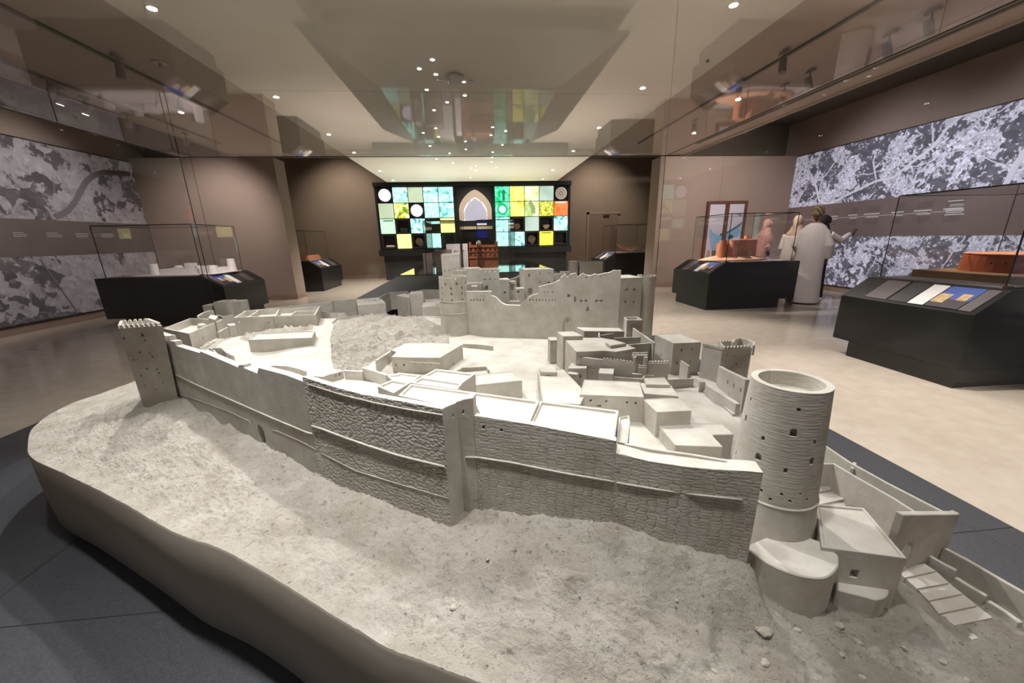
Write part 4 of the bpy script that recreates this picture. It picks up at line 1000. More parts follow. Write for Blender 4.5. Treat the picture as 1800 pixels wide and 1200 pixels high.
track_print(ml_, XL+.052, [(96, 382), (118, 372), (132, 355), (142, 335), (152, 318), (165, 308), (182, 303), (205, 304), (229, 306)], .10, TRK1)
track_print(ml_, XL+.052, [(70, 455), (100, 498), (135, 547)], .03, TRK1)
track_print(mr_, XR-.052, [(1425, 305), (1435, 330), (1440, 352), (1455, 360), (1490, 342), (1540, 318), (1570, 312), (1610, 280), (1640, 258), (1665, 225), (1690, 204)], .05, TRK2)
track_print(mr_, XR-.052, [(1540, 315), (1535, 285), (1541, 262)], .03, TRK2); track_print(mr_, XR-.052, [(1765, 330), (1785, 290), (1810, 255)], .08, TRK2)

# ------------------------------------------------------------------ ceiling fittings
LAMP = mat('lamp_lens', (255, 250, 240), .4, emit=(255, 244, 228), es=30)
LAMPS = mat('lamp_lens_small', (255, 250, 240), .4, emit=(255, 247, 235), es=16)
CHROME = mat('lamp_ring', (200, 196, 190), .3, .5, .6)
def lens_me(r):
    me = bpy.data.meshes.new('lens'); v, f = cyl_vf(0, 0, r, r, -.004, .0, 16); me.from_pydata(v, [], f); return me
def ring_me(r):
    me = bpy.data.meshes.new('ring'); v, f = lathe_vf([(r*.98, .01), (r*1.25, .006), (r*1.3, 0), (r*1.2, -.004), (r*.98, -.003)], 20); me.from_pydata(v, [], f); me.materials.append(CHROME); return me
LM, LMs, RM, RMs = lens_me(.034), lens_me(.024), ring_me(.036), ring_me(.026); LM.materials.append(LAMP); LMs.materials.append(LAMPS)
def downlight(x, y, label, group, small=False, dark=False):
    t = thing('recessed_downlight', label, 'ceiling light', (x, y, CEIL), group)
    for nm, me in (('ring', RMs if small else RM), ('lens', LMs if small else LM)):
        o = bpy.data.objects.new(nm, me); COL.objects.link(o); o.parent = t; o.location = (0, 0, -.002 if nm == 'ring' else -.003)
side = {-1: 'left', 1: 'right'}
names = ['first', 'second', 'third', 'fourth', 'fifth', 'sixth']
for sx, ysx, x in ((-1, (3.98, 5.98, 7.84, 9.3, 11.6, 13.3), -2.61), (1, (3.68, 5.51, 7.35, 9.2, 11.6, 13.3), 2.32)):
    for k, y in enumerate(ysx): downlight(x, y, 'recessed downlight on the %s edge of the ceiling raft, %s from the viewer' % (side[sx], names[k]), 'downlights along the %s raft edge' % side[sx])
rnd = random.Random(11)
stars = [(760, 104), (737, 120), (766, 130), (815, 143), (750, 157), (817, 167), (786, 179), (763, 193), (766, 225), (744, 233), (771, 240), (866, 223), (889, 230), (863, 237), (818, 248), (756, 256), (819, 262), (883, 254), (790, 269), (866, 267), (865, 276), (767, 279), (796, 286), (864, 284), (836, 291), (828, 295), (872, 294), (837, 299), (827, 312)]
for u, v_ in stars:
    p = at(u, v_, CEIL); downlight(p.x, p.y, 'tiny star-like ceiling spot scattered over the middle of the raft', 'star spots over the central display', True)
# smoke detector with side arms
p = at(800, 133, CEIL); t = thing('smoke_detector', 'round white detector on the ceiling raft among the star spots', 'detector', (p.x, p.y, CEIL))
v, f = lathe_vf([(.10, 0), (.11, -.02), (.095, -.05), (.05, -.065), (.01, -.066)], 24, (p.x, p.y, CEIL)); mesh('housing', v, f, mat('white_plastic', (215, 208, 200), .5), t, True)
v, f = tube_vf([(p.x-.22, p.y, CEIL-.05), (p.x+.22, p.y, CEIL-.05)], .008); mesh('arm', v, f, STEEL, t)
v, f = tube_vf([(p.x-.08, p.y, CEIL-.01), (p.x-.08, p.y, CEIL-.10)], .008); mesh('stem', v, f, STEEL, t)
# lighting tracks and spot heads
HEAD = mat('spot_head_grey', (150, 140, 132), .5)
def track(x, label):
    t = thing('light_track', label, 'light track', (x, 2.9, CEIL+.03)); box('rail', x-.018, x+.018, -3, 8.6, CEIL+.005, CEIL+.031, mat('track_grey', (120, 112, 104), .5), t); return t
track(-3.8, 'slim grey lighting track on the ceiling left of the raft'); track(3.6, 'slim grey lighting track on the ceiling right of the raft')
track(-4.95, 'slim lighting track near the left ceiling edge'); track(4.95, 'slim lighting track near the right ceiling edge')
def spot_head(x, y, tx, ty, tz, label, group, lit=True):
    t = thing('track_spotlight', label, 'spotlight', (x, y, CEIL), group); z = CEIL-.02
    box('adapter', x-.02, x+.02, y-.06, y+.06, CEIL-.01, CEIL+.008, HEAD, t)
    v, f = tube_vf([(x, y, CEIL-.005), (x, y, z-.08)], .008); mesh('stem', v, f, HEAD, t)
    d = (Vector((tx, ty, tz))-Vector((x, y, z-.1))).normalized(); c = Vector((x, y, z-.11))
    v, f = tube_vf([c-d*.07, c+d*.07], .038, 16); mesh('barrel', v, f, HEAD, t, False)
    if lit: v, f = tube_vf([c+d*.0705, c+d*.073], .030, 16); mesh('lens', v, f, LAMP, t)
for i, (u, v_) in enumerate(((313, 168), (205, 100))): p = at(u, v_, CEIL); spot_head(p.x, p.y, p.x-.3, p.y-.2, 0, 'track spotlight left of the raft, %s' % ('lit and further away' if i == 0 else 'switched off and nearer'), 'spots on the left track', i == 0)
for i, (u, v_) in enumerate(((1301, 145), (1379, 92), (1222, 212))): p = at(u, v_, CEIL); spot_head(p.x, p.y, p.x-.2, p.y-.5, 0, 'track spotlight right of the raft, %s' % ('lit, in the middle of the row', 'switched off, nearest the viewer', 'farthest along the row')[i], 'spots on the right track', i != 1)
for i, (u, v_) in enumerate(((82, 140), (100, 152), (146, 172), (222, 200), (325, 235))): p = at(u, v_, CEIL); spot_head(p.x, p.y, p.x-1, p.y, .8, 'small spotlight on the outer left track, %s' % ('nearest', 'second nearest', 'third along', 'fourth along', 'farthest')[i], 'spots on the outer left track', i in (1, 2))
for i, (u, v_) in enumerate(((1380, 150), (1425, 125), (1565, 60), (1640, 20))): p = at(u, v_, CEIL); spot_head(p.x, p.y, p.x+1, p.y, .8, 'small spotlight on the outer right track, %s' % ('farthest', 'third nearest', 'second nearest', 'nearest')[i], 'spots on the outer right track', False)
for i, (u, v_) in enumerate(((281, 110), (1245, 100))):
    p = at(u, v_, CEIL+.03); t = thing('sprinkler', 'round ceiling grille %s of the raft' % ('left', 'right')[i], 'ceiling vent', (p.x, p.y, CEIL+.03))
    v, f = lathe_vf([(.07, 0), (.075, -.006), (.06, -.01), (.02, -.012)], 18, (p.x, p.y, CEIL+.03)); mesh('rose', v, f, CHROME, t); v, f = cyl_vf(p.x, p.y, .02, .012, CEIL-.02, CEIL+.02, 10); mesh('valve', v, f, STEEL, t)

# ------------------------------------------------------------------ glass vitrine over the fort
VX0, VX1, VY0, VY1, VZ = -3.1, 2.28, .16, 4.62, 2.27
vt = thing('vitrine', 'tall clear glass enclosure standing around the large fort model', 'glass case', ((VX0+VX1)/2, (VY0+VY1)/2, 0))
th = .012
box('glass_pane', VX0, VX1, VY1-th, VY1, .004, VZ, GLASSA, vt); box('glass_pane', VX0, VX0+th, VY0, VY1-th, .004, VZ, GLASSA, vt); box('glass_pane', VX1-th, VX1, VY0, VY1-th, .004, VZ, GLASSA, vt)
box('glass_pane', VX0, VX1, VY0-th, VY0, .004, VZ, GLASSA, vt)
box('glass_roof', VX0, VX1, VY0-th, VY1, VZ, VZ+th, GLASSR, vt)
EDGE = mat('glass_edge', (60, 62, 58), .4)
for a in ((VX0, VX1, VY1-.003, VY1+.003, VZ-.003, VZ+.004), (VX0-.003, VX0+.003, VY1-.003, VY1+.003, 0.004, VZ), (VX1-.003, VX1+.003, VY1-.003, VY1+.003, .004, VZ), (VX0-.003, VX0+.003, VY0, VY1, VZ-.003, VZ+.003), (VX1-.003, VX1+.003, VY0, VY1, VZ-.003, VZ+.003)):
    box('joint_strip', *a, EDGE, vt)
# ================================================================== SHOWCASES
CARD = mat('label_grey', (88, 80, 82), .5); CARDW = mat('label_white', (215, 212, 212), .5); CARDD = mat('label_dark', (48, 44, 46), .45)
PHOTO = mat('label_photo_sky', (70, 92, 160), .4); PHOTO2 = mat('label_photo_sand', (188, 158, 116), .5, noise=(30, .25, 4)); PHOTO3 = mat('label_photo_shade', (58, 50, 54), .5)
DECK = mat('case_deck', (150, 142, 146), .6)
CLAY = mat('orange_clay', (222, 148, 112), .8, .2, noise=(14, .12, 4), bump=(40, .4, .01))
CLAYD = mat('terracotta', (158, 78, 44), .75, .25, noise=(9, .18, 5), bump=(30, .3, .01))
CLAYW = mat('white_model', (226, 216, 218), .75, .2, noise=(10, .04, 3))
SAND = mat('pink_sand', (236, 178, 148), .85, .2, noise=(12, .1, 4), bump=(24, .5, .02))
WOODB = mat('brown_board', (128, 96, 62), .6, .3, noise=(8, .12, 4))
BRASS = mat('brass_latch', (120, 92, 50), .35, .5, .8)
def showcase(label, x0, x1, y0, y1, s, slant=.30):
    """s=-1: sloping caption desk on the low-x side, s=+1 on the high-x side"""
    t = thing('display_case', label, 'display case', ((x0+x1)/2, (y0+y1)/2, 0), 'display cases with caption desks')
    xs_ = x0 if s < 0 else x1; xo = x1 if s < 0 else x0; k = -s
    pr = [(xs_, .165), (xs_, .66), (xs_+k*slant, .86), (xo, .86), (xo, .165)]
    V = [(x, y, z) for y in (y0, y1) for x, z in pr]; Fc = [(0, 1, 2, 3, 4), (9, 8, 7, 6, 5)]+[(i, 5+i, 5+(i+1) % 5, (i+1) % 5) for i in range(5)]
    bevel(fix_normals(mesh('body', V, Fc, BLACK, t)), .004)
    b0, b1 = (x0, x1-.3) if s < 0 else (x0+.3, x1); box('foot', b0, b1, y0+.003, y1-.2, .0, .166, BLACK, t)
    # captions on the sloping desk
    d = Vector((k*slant, 0, .20)); ln = d.length; d.normalize(); nrm = Vector((-s*-1*.0, 0, 0)); nrm = Vector((s*.20, 0, slant)).normalized()
    org = Vector((xs_, 0, .66))
    def card(nm, a, bb_, c, d2, m, up=.002):
        P = [org+d*u*ln+nrm*up+Vector((0, y0+(y1-y0)*w_, 0)) for u, w_ in ((c, a), (c, bb_), (d2, bb_), (d2, a))]
        Q = [p+nrm*.004 for p in P]; V = [tuple(p) for p in P+Q]
        fix_normals(mesh(nm, V, [(0, 1, 2, 3), (7, 6, 5, 4), (0, 4, 5, 1), (1, 5, 6, 2), (2, 6, 7, 3), (3, 7, 4, 0)], m, t))
    card('caption_panel', .62, .80, .08, .92, CARD); card('caption_panel', .46, .60, .08, .92, CARDD); card('caption_card', .34, .45, .08, .92, CARDW); card('caption_photo', .12, .33, .08, .92, PHOTO); card('caption_print', .121, .329, .081, .42, PHOTO3, .0045); card('caption_print', .25, .329, .25, .60, PHOTO2, .005); card('caption_print', .14, .20, .40, .66, PHOTO2, .005); card('caption_panel', .04, .115, .08, .92, CARD)
    # glass hood
    g0, g1 = (x0+slant+.04, x1-.12) if s < 0 else (x0+.12, x1-slant-.04); h0, h1, zt = y0+.08, y1-.08, 1.71; q = .010
    box('deck', g0+.012, g1-.012, h0+.012, h1-.012, .86, .868, DECK, t)
    for a in ((g0, g1, h0, h0+q, .861, zt), (g0, g1, h1-q, h1, .861, zt), (g0, g0+q, h0+q, h1-q, .861, zt), (g1-q, g1, h0+q, h1-q, .861, zt), (g0, g1, h0, h1, zt, zt+q)): box('glass_pane', *a, GLASS, t)
    e = .006
    for a in ((g0, g1, h0-e/2, h0+e/2, zt-e, zt+e), (g0, g1, h1-e/2, h1+e/2, zt-e/2, zt+e/2), (g0-e/2, g0+e/2, h0, h1, zt-e, zt+e), (g1-e/2, g1+e/2, h0, h1, zt-e, zt+e),
              (g0-e, g0+e/2, h0-e, h0+e/2, .861, zt), (g1-e/2, g1+e, h0-e, h0+e/2, .861, zt), (g0-e/2, g0+e/2, h1-e/2, h1+e/2, .861, zt), (g1-e/2, g1+e/2, h1-e/2, h1+e/2, .861, zt)): box('glass_edge', *a, TRIM, t)
    box('lock', (g0 if s < 0 else g1)-.03, (g0 if s < 0 else g1)+.03, h0-.03, h0, .862, .885, BRASS, t)
    return t, (g0, g1, h0, h1)
cL, gL = showcase('black display case holding a white fort model, beside the left mural', -6.43, -4.42, 6.9, 8.2, 1)
cR2, gR2 = showcase('black display case with an orange clay fort, in front of the framed picture', 4.2, 5.94, 6.45, 7.72, -1)
cR1, gR1 = showcase('large near display case with round terracotta fort at the right frame edge', 4.14, 6.0, 2.68, 3.86, -1)
cAL, gAL = showcase('far display case with orange walls and reeds behind the left pier', -6.1, -4.5, 11.3, 13.0, 1)
cAR, gAR = showcase('dark display case half hidden behind the right pier', 3.95, 5.6, 11.4, 12.8, -1)

# models shown in the cases
def taper(cx, cy, r0, r1, z0, z1, n=14): return cyl_vf(cx, cy, r0, r1, z0, z1, n)
def model(name, label, loc): return thing(name, label, 'scale model', loc)
x0, x1, y0, y1 = gL; cx, cy = -5.35, 7.45
t = model('fort_miniature', 'small white fort model with four corner towers in the left case', (cx, cy, .868)); z = .868
box('base_board', cx-.62, cx+.72, cy-.38, cy+.42, z, z+.012, CLAYW, t)
for a in ((cx-.30, cx+.62, cy-.26, cy-.21), (cx-.30, cx+.62, cy+.24, cy+.29), (cx-.30, cx-.25, cy-.26, cy+.29), (cx+.57, cx+.62, cy-.26, cy+.29)): box('rampart', *a, z+.012, z+.10, CLAYW, t)
for (px_, py_, r, h) in ((cx-.33, cy-.26, .075, .20), (cx+.62, cy-.24, .07, .15), (cx+.64, cy+.27, .075, .24), (cx-.31, cy+.27, .07, .14)):
    v, f = taper(px_, py_, r, r*.82, z+.012, z+h); mesh('corner_tower', v, f, CLAYW, t)
for a in ((cx+.06, cx+.18, cy-.1, cy+.05, .19), (cx-.15, cx+.02, cy-.12, cy+.12, .12), (cx+.2, cx+.45, cy, cy+.18, .13), (cx+.2, cx+.32, cy-.2, cy-.08, .15)): box('inner_house', a[0], a[1], a[2], a[3], z+.012, z+a[4], CLAYW, t)
def clay_fort(name, label, cx, cy, z, sc, m, sand):
    t = model(name, label, (cx, cy, z))
    n = 28; V = []; 
    prof = [(1.0, 0), (.85, .05), (.6, .11), (.3, .14), (.02, .15)]
    for r, h in prof:
        for k in range(n): a = 2*pi*k/n; V.append((cx+r*.72*sc*cos(a)*(1+.08*sin(3*a)), cy+r*.42*sc*sin(a), z+h*sc*.75))
    Fc = [(i*n+k, i*n+(k+1) % n, (i+1)*n+(k+1) % n, (i+1)*n+k) for i in range(4) for k in range(n)]+[tuple(range(4*n, 5*n)), tuple(range(n))[::-1]]
    mesh('hill', V, Fc, sand, t, True)
    b = z+.06*sc
    for a in ((-.05, .36, -.12, .16, .34), (-.16, .05, -.14, .12, .26), (-.36, -.14, -.13, .1, .28)): box('curtain_block', cx+a[0]*sc, cx+a[1]*sc, cy+a[2]*sc, cy+a[3]*sc, b, b+a[4]*sc, m, t)
    for (px_, py_, r, h) in ((-.36, -.10, .08, .34), (-.16, -.14, .085, .34), (.24, .05, .05, .42)): v, f = taper(cx+px_*sc, cy+py_*sc, r*sc, r*.85*sc, b-.02, b+h*sc, 18); mesh('round_tower', v, f, m, t)
    for k in range(9): box('merlon', cx+(.0+k*.04)*sc, cx+(.018+k*.04)*sc, cy-.12*sc, cy-.10*sc, b+.34*sc, b+.36*sc, m, t)
    return t
clay_fort('fort_miniature', 'orange clay fort model on a sandy hill in the right case', 5.05, 7.02, .868, .95, CLAY, SAND)
# near case: round fort on a brown board
bz = .868; bd = [aty(1632, 484, 3.0), ]
t = model('fort_miniature', 'round terracotta fort model on a brown board, cut off at the right edge', (5.35, 3.25, bz))
box('base_board', 4.78, 5.86, 2.80, 3.72, bz, bz+.075, WOODB, t, .004)
v, f = lathe_vf([(.40, .075), (.385, .245), (.365, .245), (.36, .20), (.02, .20)], 40, (5.38, 3.27, bz)); o = mesh('drum_wall', v, f, CLAYD, t)
fix_normals(o); cut(o, [hole_vf((5.38+.39*cos(a), 3.27+.39*sin(a), bz+.155), -sin(a), cos(a), .02, .022, .06, True) for a in [pi+.1+k*.24 for k in range(9)]])
v, f = lathe_vf([(.386, .244), (.389, .250), (.366, .250)], 40, (5.38, 3.27, bz)); mesh('coping', v, f, CLAY, t)
# far left alcove case
t = model('fort_miniature', 'low orange walled model with reed bundles in the far left case', (-5.3, 12.1, .868)); z = .868
for a in ((-5.85, -4.95, 11.55, 11.62, .10), (-5.85, -4.95, 12.5, 12.57, .1), (-5.85, -5.78, 11.6, 12.5, .1), (-5.02, -4.95, 11.6, 12.5, .15)): box('rampart', a[0], a[1], a[2], a[3], z, z+a[4], CLAY, t)
for k in range(9): v, f = tube_vf([(-5.22+.03*k, 11.8, z), (-5.28+.045*k, 11.78, z+.45-.03*abs(k-4))], .006, 5); mesh('reed', v, f, CLAY, t)
t = model('shell_fragment', 'pink scalloped fragment in the case behind the right pier', (4.95, 12.0, .868))
V = []; n = 13
for r, h in ((.05, .02), (.22, .10), (.34, .22)):
    for k in range(n): a = pi*(.05+.9*k/(n-1)); q = 1+.12*cos(k*pi); V.append((4.95+r*q*1.3*cos(a), 12.0-.1+.25*r*sin(a), .868+h*q*(.6+.5*abs(cos(a)))))
Fc = [(i*n+k, i*n+k+1, (i+1)*n+k+1, (i+1)*n+k) for i in range(2) for k in range(n-1)]; o = mesh('shell', V, Fc, SAND, t); sd = o.modifiers.new('s', 'SOLIDIFY'); sd.thickness = .02

# ------------------------------------------------------------------ central table with two glass hoods
GLOSS = mat('black_glass_top', (10, 12, 13), .04, .6)
t = thing('central_display_table', 'long black glossy display table in front of the lit panel wall', 'display table', (0, 8.8, 0))
tp = [(-1.47, 7.1), (1.5, 7.1), (1.5, 10.8), (-1.47, 10.8)]; bt = [(-2.35, 6.2), (2.4, 6.2), (2.4, 11.3), (-2.35, 11.3)]
V = [(x, y, .30) for x, y in bt]+[(x, y, .74) for x, y in tp]; Fc = [(3, 2, 1, 0), (4, 5, 6, 7)]+[(i, (i+1) % 4, 4+(i+1) % 4, 4+i) for i in range(4)]
bevel(mesh('sloping_body', V, Fc, BLACKM, t), .006); v, f = prism_vf([(-2.0, 6.5), (2.05, 6.5), (2.05, 11.0), (-2.0, 11.0)], 0, .30); mesh('foot', v, f, BLACKM, t)
box('glass_top', -1.46, 1.49, 7.11, 10.79, .741, .756, GLOSS, t, .003)
for (a, b_) in ((-.97, -.27), (.02, .73)):
    for q in ((a, b_, 7.3, 7.31, .757, 1.71), (a, b_, 8.6, 8.61, .757, 1.71), (a, a+.01, 7.31, 8.6, .757, 1.71), (b_-.01, b_, 7.31, 8.6, .757, 1.71), (a, b_, 7.3, 8.61, 1.71, 1.72)): box('glass_pane', *q, GLASS, t)
    for q in ((a, b_, 7.295, 7.305, 1.705, 1.72), (a-.006, a+.006, 7.294, 7.306, .757, 1.71), (b_-.006, b_+.006, 7.294, 7.306, .757, 1.71), (a-.005, a+.005, 8.6, 8.61, .757, 1.71), (b_-.005, b_+.005, 8.6, 8.61, .757, 1.71)): box('glass_edge', *q, TRIM, t)
BROWN = mat('brown_house', (150, 92, 66), .8, .2, noise=(10, .06, 3)); HOLE = mat('window_dark', (40, 30, 26), .8)
def boxhouse(name, label, a, b_, Y, d, z0, m, wins, cols=(), parapet=True):
    A, B = aty(a[0], a[1], Y), aty(b_[0], b_[1], Y); zt = (A.z+B.z)/2
    t = thing(name, label, 'scale model', ((A.x+B.x)/2, Y+d/2, z0))
    v, f = roofed_vf([(A.x, Y), (B.x, Y), (B.x, Y+d), (A.x, Y+d)], z0, zt, .02, .03); o = mesh('walls', v, f, m, t); fix_normals(o)
    cut(o, [hole_vf((aty(u, vv_, Y).x, Y, aty(u, vv_, Y).z-hh/2), 1, 0, ww, hh, .03, True) for u, vv_, ww, hh in wins])
    for zc_ in cols: box('string_course', A.x-.006, B.x+.006, Y-.008, Y, zc_, zc_+.015, m, t)
    return t, A, B, zt
t, A, B, zt = boxhouse('house_miniature', 'brown two-storey house model with rows of windows on the central table', (824, 430.5), (875, 430), 7.75, .5, .757, BROWN,
    [(u, v_, .035, .06) for u in (828, 836, 845, 853.5, 862, 870) for v_ in (438.5, 448.5)], ())
za_, zb_ = aty(850, 443, 7.75).z, aty(850, 454, 7.75).z
for q in (za_, zb_, zt-.05): box('string_course', A.x-.01, B.x+.01, 7.735, 7.75, q, q+.02, BROWN, t)
for x in (A.x, B.x-.05): box('corner_finial', x, x+.05, 7.75, 7.80, zt, zt+.06, BROWN, t)
v, f = lathe_vf([(.05, 0), (.052, .05), (.035, .085), (.01, .10)], 14, (A.x+.2, 8.0, zt-.01)); mesh('dome', v, f, CLAYW, t, True)
boxhouse('house_miniature', 'white house model with stepped roofs left of the brown house', (784, 429), (808, 428.5), 7.9, .45, .757, CLAYW, [(799, 442, .02, .05), (802, 442, .02, .05)])
boxhouse('tower_miniature', 'slim white tower model between the white and brown houses', (813, 428.5), (821.5, 428), 7.55, .3, .757, CLAYW, [(815, 441, .02, .05)])
boxhouse('house_miniature', 'mauve grey house model at the left end of the central table', (764, 440), (792, 438.5), 7.55, .28, .757, mat('mauve_model', (170, 150, 148), .8), [(771, 456, .03, .05)])
boxhouse('house_miniature', 'small white block model in the left hood behind the keep', (743, 446), (756, 445), 7.6, .3, .757, CLAYW, [])

# ------------------------------------------------------------------ lit panel wall
SY = 14.0
t = thing('lit_panel_wall', 'black wall cabinet with grid of glowing picture panels and central arch', 'display wall', (0, SY+.2, 0)); PW = t
XA, XB, ZA, ZT = -3.42, 3.46, .98, 3.29
TZ1, TZ0 = 3.16, 1.10; RH = (TZ1-TZ0)/4; LX0, LX1, RX0, RX1 = -3.34, -.73, .72, 3.38; CW = (LX1-LX0)/5; CW2 = (RX1-RX0)/5
box('backboard', XA, XB, SY+.22, SY+.30, ZA, ZT, BLACKM, t)
box('cornice', XA-.02, XB+.02, SY-.05, SY+.30, TZ1+.02, ZT+.02, BLACKM, t); box('sill', XA-.01, XB+.01, SY-.22, SY+.30, ZA-.12, TZ0-.015, BLACK, t); box('plinth', XA+.10, XB-.12, SY-.02, SY+.3, 0, ZA-.12, BLACKM, t)
box('stile', XA, LX0, SY, SY+.22, TZ0-.02, TZ1+.03, BLACKM, t); box('stile', RX1, XB, SY, SY+.22, TZ0-.02, TZ1+.03, BLACKM, t); box('stile', LX1, LX1+.06, SY, SY+.22, TZ0-.02, TZ1+.03, BLACKM, t); box('stile', RX0-.06, RX0, SY, SY+.22, TZ0-.02, TZ1+.03, BLACKM, t)
for gx, cw in ((LX0, CW), (RX0, CW2)):
    for k in range(1, 5): box('mullion', gx+cw*k-.011, gx+cw*k+.011, SY, SY+.22, TZ0-.02, TZ1+.03, BLACKM, t)
    for k in range(1, 4): box('rail', gx, gx+cw*5, SY+.002, SY+.22, TZ0+RH*k-.011, TZ0+RH*k+.011, BLACKM, t)
def tile_mat(name, c1, c2, c3, kind, sc, es=1.9):
    m = mat(name, (20, 20, 20), .3, .4); N, L, b = nodes(m); tc = N.new('ShaderNodeTexCoord')
    if kind == 'lines':
        mp = N.new('ShaderNodeMapping'); mp.inputs['Scale'].default_value = (sc*3, 1, sc*.5); L.new(tc.outputs['Object'], mp.inputs[0]); tx = N.new('ShaderNodeTexNoise'); tx.inputs['Scale'].default_value = 3; tx.inputs['Detail'].default_value = 4; L.new(mp.outputs[0], tx.inputs['Vector']); fac = tx.outputs['Fac']
    elif kind == 'text':
        mp = N.new('ShaderNodeMapping'); mp.inputs['Scale'].default_value = (4, 1, 46); L.new(tc.outputs['Object'], mp.inputs[0]); tx = N.new('ShaderNodeTexNoise'); tx.inputs['Scale'].default_value = 3; L.new(mp.outputs[0], tx.inputs['Vector']); fac = tx.outputs['Fac']
    elif kind == 'plain':
        tx = N.new('ShaderNodeTexNoise'); tx.inputs['Scale'].default_value = 1.5; L.new(tc.outputs['Object'], tx.inputs['Vector']); fac = tx.outputs['Fac']
    elif kind == 'cells':
        tx = N.new('ShaderNodeTexVoronoi'); tx.feature = 'DISTANCE_TO_EDGE'; tx.inputs['Scale'].default_value = sc; L.new(tc.outputs['Object'], tx.inputs['Vector']); mr = N.new('ShaderNodeMapRange'); mr.inputs['From Max'].default_value = .25; L.new(tx.outputs['Distance'], mr.inputs['Value']); fac = mr.outputs[0]
    else:
        tx = N.new('ShaderNodeTexNoise'); tx.inputs['Scale'].default_value = sc; tx.inputs['Detail'].default_value = 7; tx.inputs['Distortion'].default_value = 1.4; L.new(tc.outputs['Object'], tx.inputs['Vector']); fac = tx.outputs['Fac']
    cr = N.new('ShaderNodeValToRGB'); e = cr.color_ramp.elements; e[0].position = .36; e[0].color = lin(c1); e[1].position = .62; e[1].color = lin(c3); q = e.new(.47); q.color = lin(c2)
    L.new(fac, cr.inputs[0]); L.new(cr.outputs[0], b.inputs['Emission Color']); b.inputs['Emission Strength'].default_value = es; return m
TM = dict(teal=tile_mat('panel_teal', (70, 150, 140), (150, 226, 210), (196, 250, 236), 'pic', 7), tealb=tile_mat('panel_teal_lines', (90, 170, 160), (160, 228, 212), (205, 250, 238), 'lines', 5), tealc=tile_mat('panel_teal_figures', (40, 110, 105), (150, 232, 215), (200, 252, 240), 'pic', 4),
          pale=tile_mat('panel_pale', (196, 214, 176), (212, 226, 190), (222, 234, 200), 'plain', 2, .95), palew=tile_mat('panel_pale_white', (190, 214, 196), (206, 228, 212), (216, 236, 222), 'plain', 2, .95),
          yell=tile_mat('panel_yellow', (190, 170, 50), (232, 218, 90), (246, 238, 130), 'pic', 5), script=tile_mat('panel_script', (206, 186, 90), (236, 222, 130), (246, 238, 160), 'text', 5), yg=tile_mat('panel_yellow_green', (150, 170, 110), (216, 226, 150), (236, 244, 190), 'pic', 2.2), arches=tile_mat('panel_arches', (60, 120, 40), (232, 200, 60), (170, 230, 200), 'pic', 4.5),
          green=tile_mat('panel_green', (10, 140, 80), (40, 200, 130), (120, 236, 190), 'pic', 4), olive=tile_mat('panel_olive', (140, 140, 30), (190, 190, 50), (226, 226, 100), 'cells', 9), red=tile_mat('panel_red', (214, 70, 20), (240, 96, 36), (248, 120, 60), 'lines', 3), text=tile_mat('panel_text', (90, 170, 120), (190, 226, 150), (150, 236, 220), 'text', 6), sheet=tile_mat('panel_sheet', (150, 140, 50), (232, 222, 60), (240, 232, 90), 'text', 6))
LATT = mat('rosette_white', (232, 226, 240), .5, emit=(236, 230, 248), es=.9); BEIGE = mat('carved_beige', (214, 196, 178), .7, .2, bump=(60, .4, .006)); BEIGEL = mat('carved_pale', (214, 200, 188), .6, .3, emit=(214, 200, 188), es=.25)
HOLEM = mat('deep_black', (6, 6, 8), .7)
def ringprism(cx, cz, r0, r1, y0_, y1_, n=28):
    V = []
    for y in (y0_, y1_):
        for r in (r0, r1): V += [(cx+r*cos(2*pi*k/n), y, cz+r*sin(2*pi*k/n)) for k in range(n)]
    Fc = []
    for k in range(n):
        j = (k+1) % n; Fc += [(k, j, n+j, n+k), (2*n+k, 3*n+k, 3*n+j, 2*n+j), (n+k, n+j, 3*n+j, 3*n+k), (k, 2*n+k, 2*n+j, j)]
    return V, Fc
def rosette(cx, cz, r, m, lit):
    o = mesh('rosette', *join_vf([ringprism(cx, cz, r*.84, r, SY-.02, SY+.03), ringprism(cx, cz, r*.44, r*.54, SY-.015, SY+.025), ringprism(cx, cz, r*.10, r*.2, SY-.015, SY+.025)] +
        [tube_vf([(cx+r*.15*cos(a), SY, cz+r*.15*sin(a)), (cx+r*.86*cos(a), SY, cz+r*.86*sin(a))], r*.035, 5) for a in [2*pi*k/12 for k in range(12)]] +
        [ringprism(cx+r*.68*cos(a), cz+r*.68*sin(a), r*.10, r*.155, SY-.012, SY+.02, 10) for a in [2*pi*(k+.5)/12 for k in range(12)]]), m, PW)
    V, Fc = [(cx+r*.97*cos(2*pi*k/28), SY+.06, cz+r*.97*sin(2*pi*k/28)) for k in range(28)], [tuple(range(28))]
    mesh('rosette_back', V, Fc, mat('rosette_glow', (230, 225, 245), .5, emit=(226, 222, 250), es=.5) if lit else HOLEM, o)
grid = [['ROSL', 'teal', 'pale', 'tealc', 'teal'], ['pale', 'arches', 'ROSL', 'tealb', 'teal'], ['text', 'N', 'tealc', 'N', 'script'], ['N', 'script', 'N', 'tealb', 'N']]
grid2 = [['green', 'yell', 'yg', 'palew', 'ROSD'], ['green', 'yell', 'yg', 'olive', 'red'], ['teal', 'N', 'palew', 'N', 'tealc'], ['tealb', 'tealc', 'N', 'sheet', 'N']]
niches = []
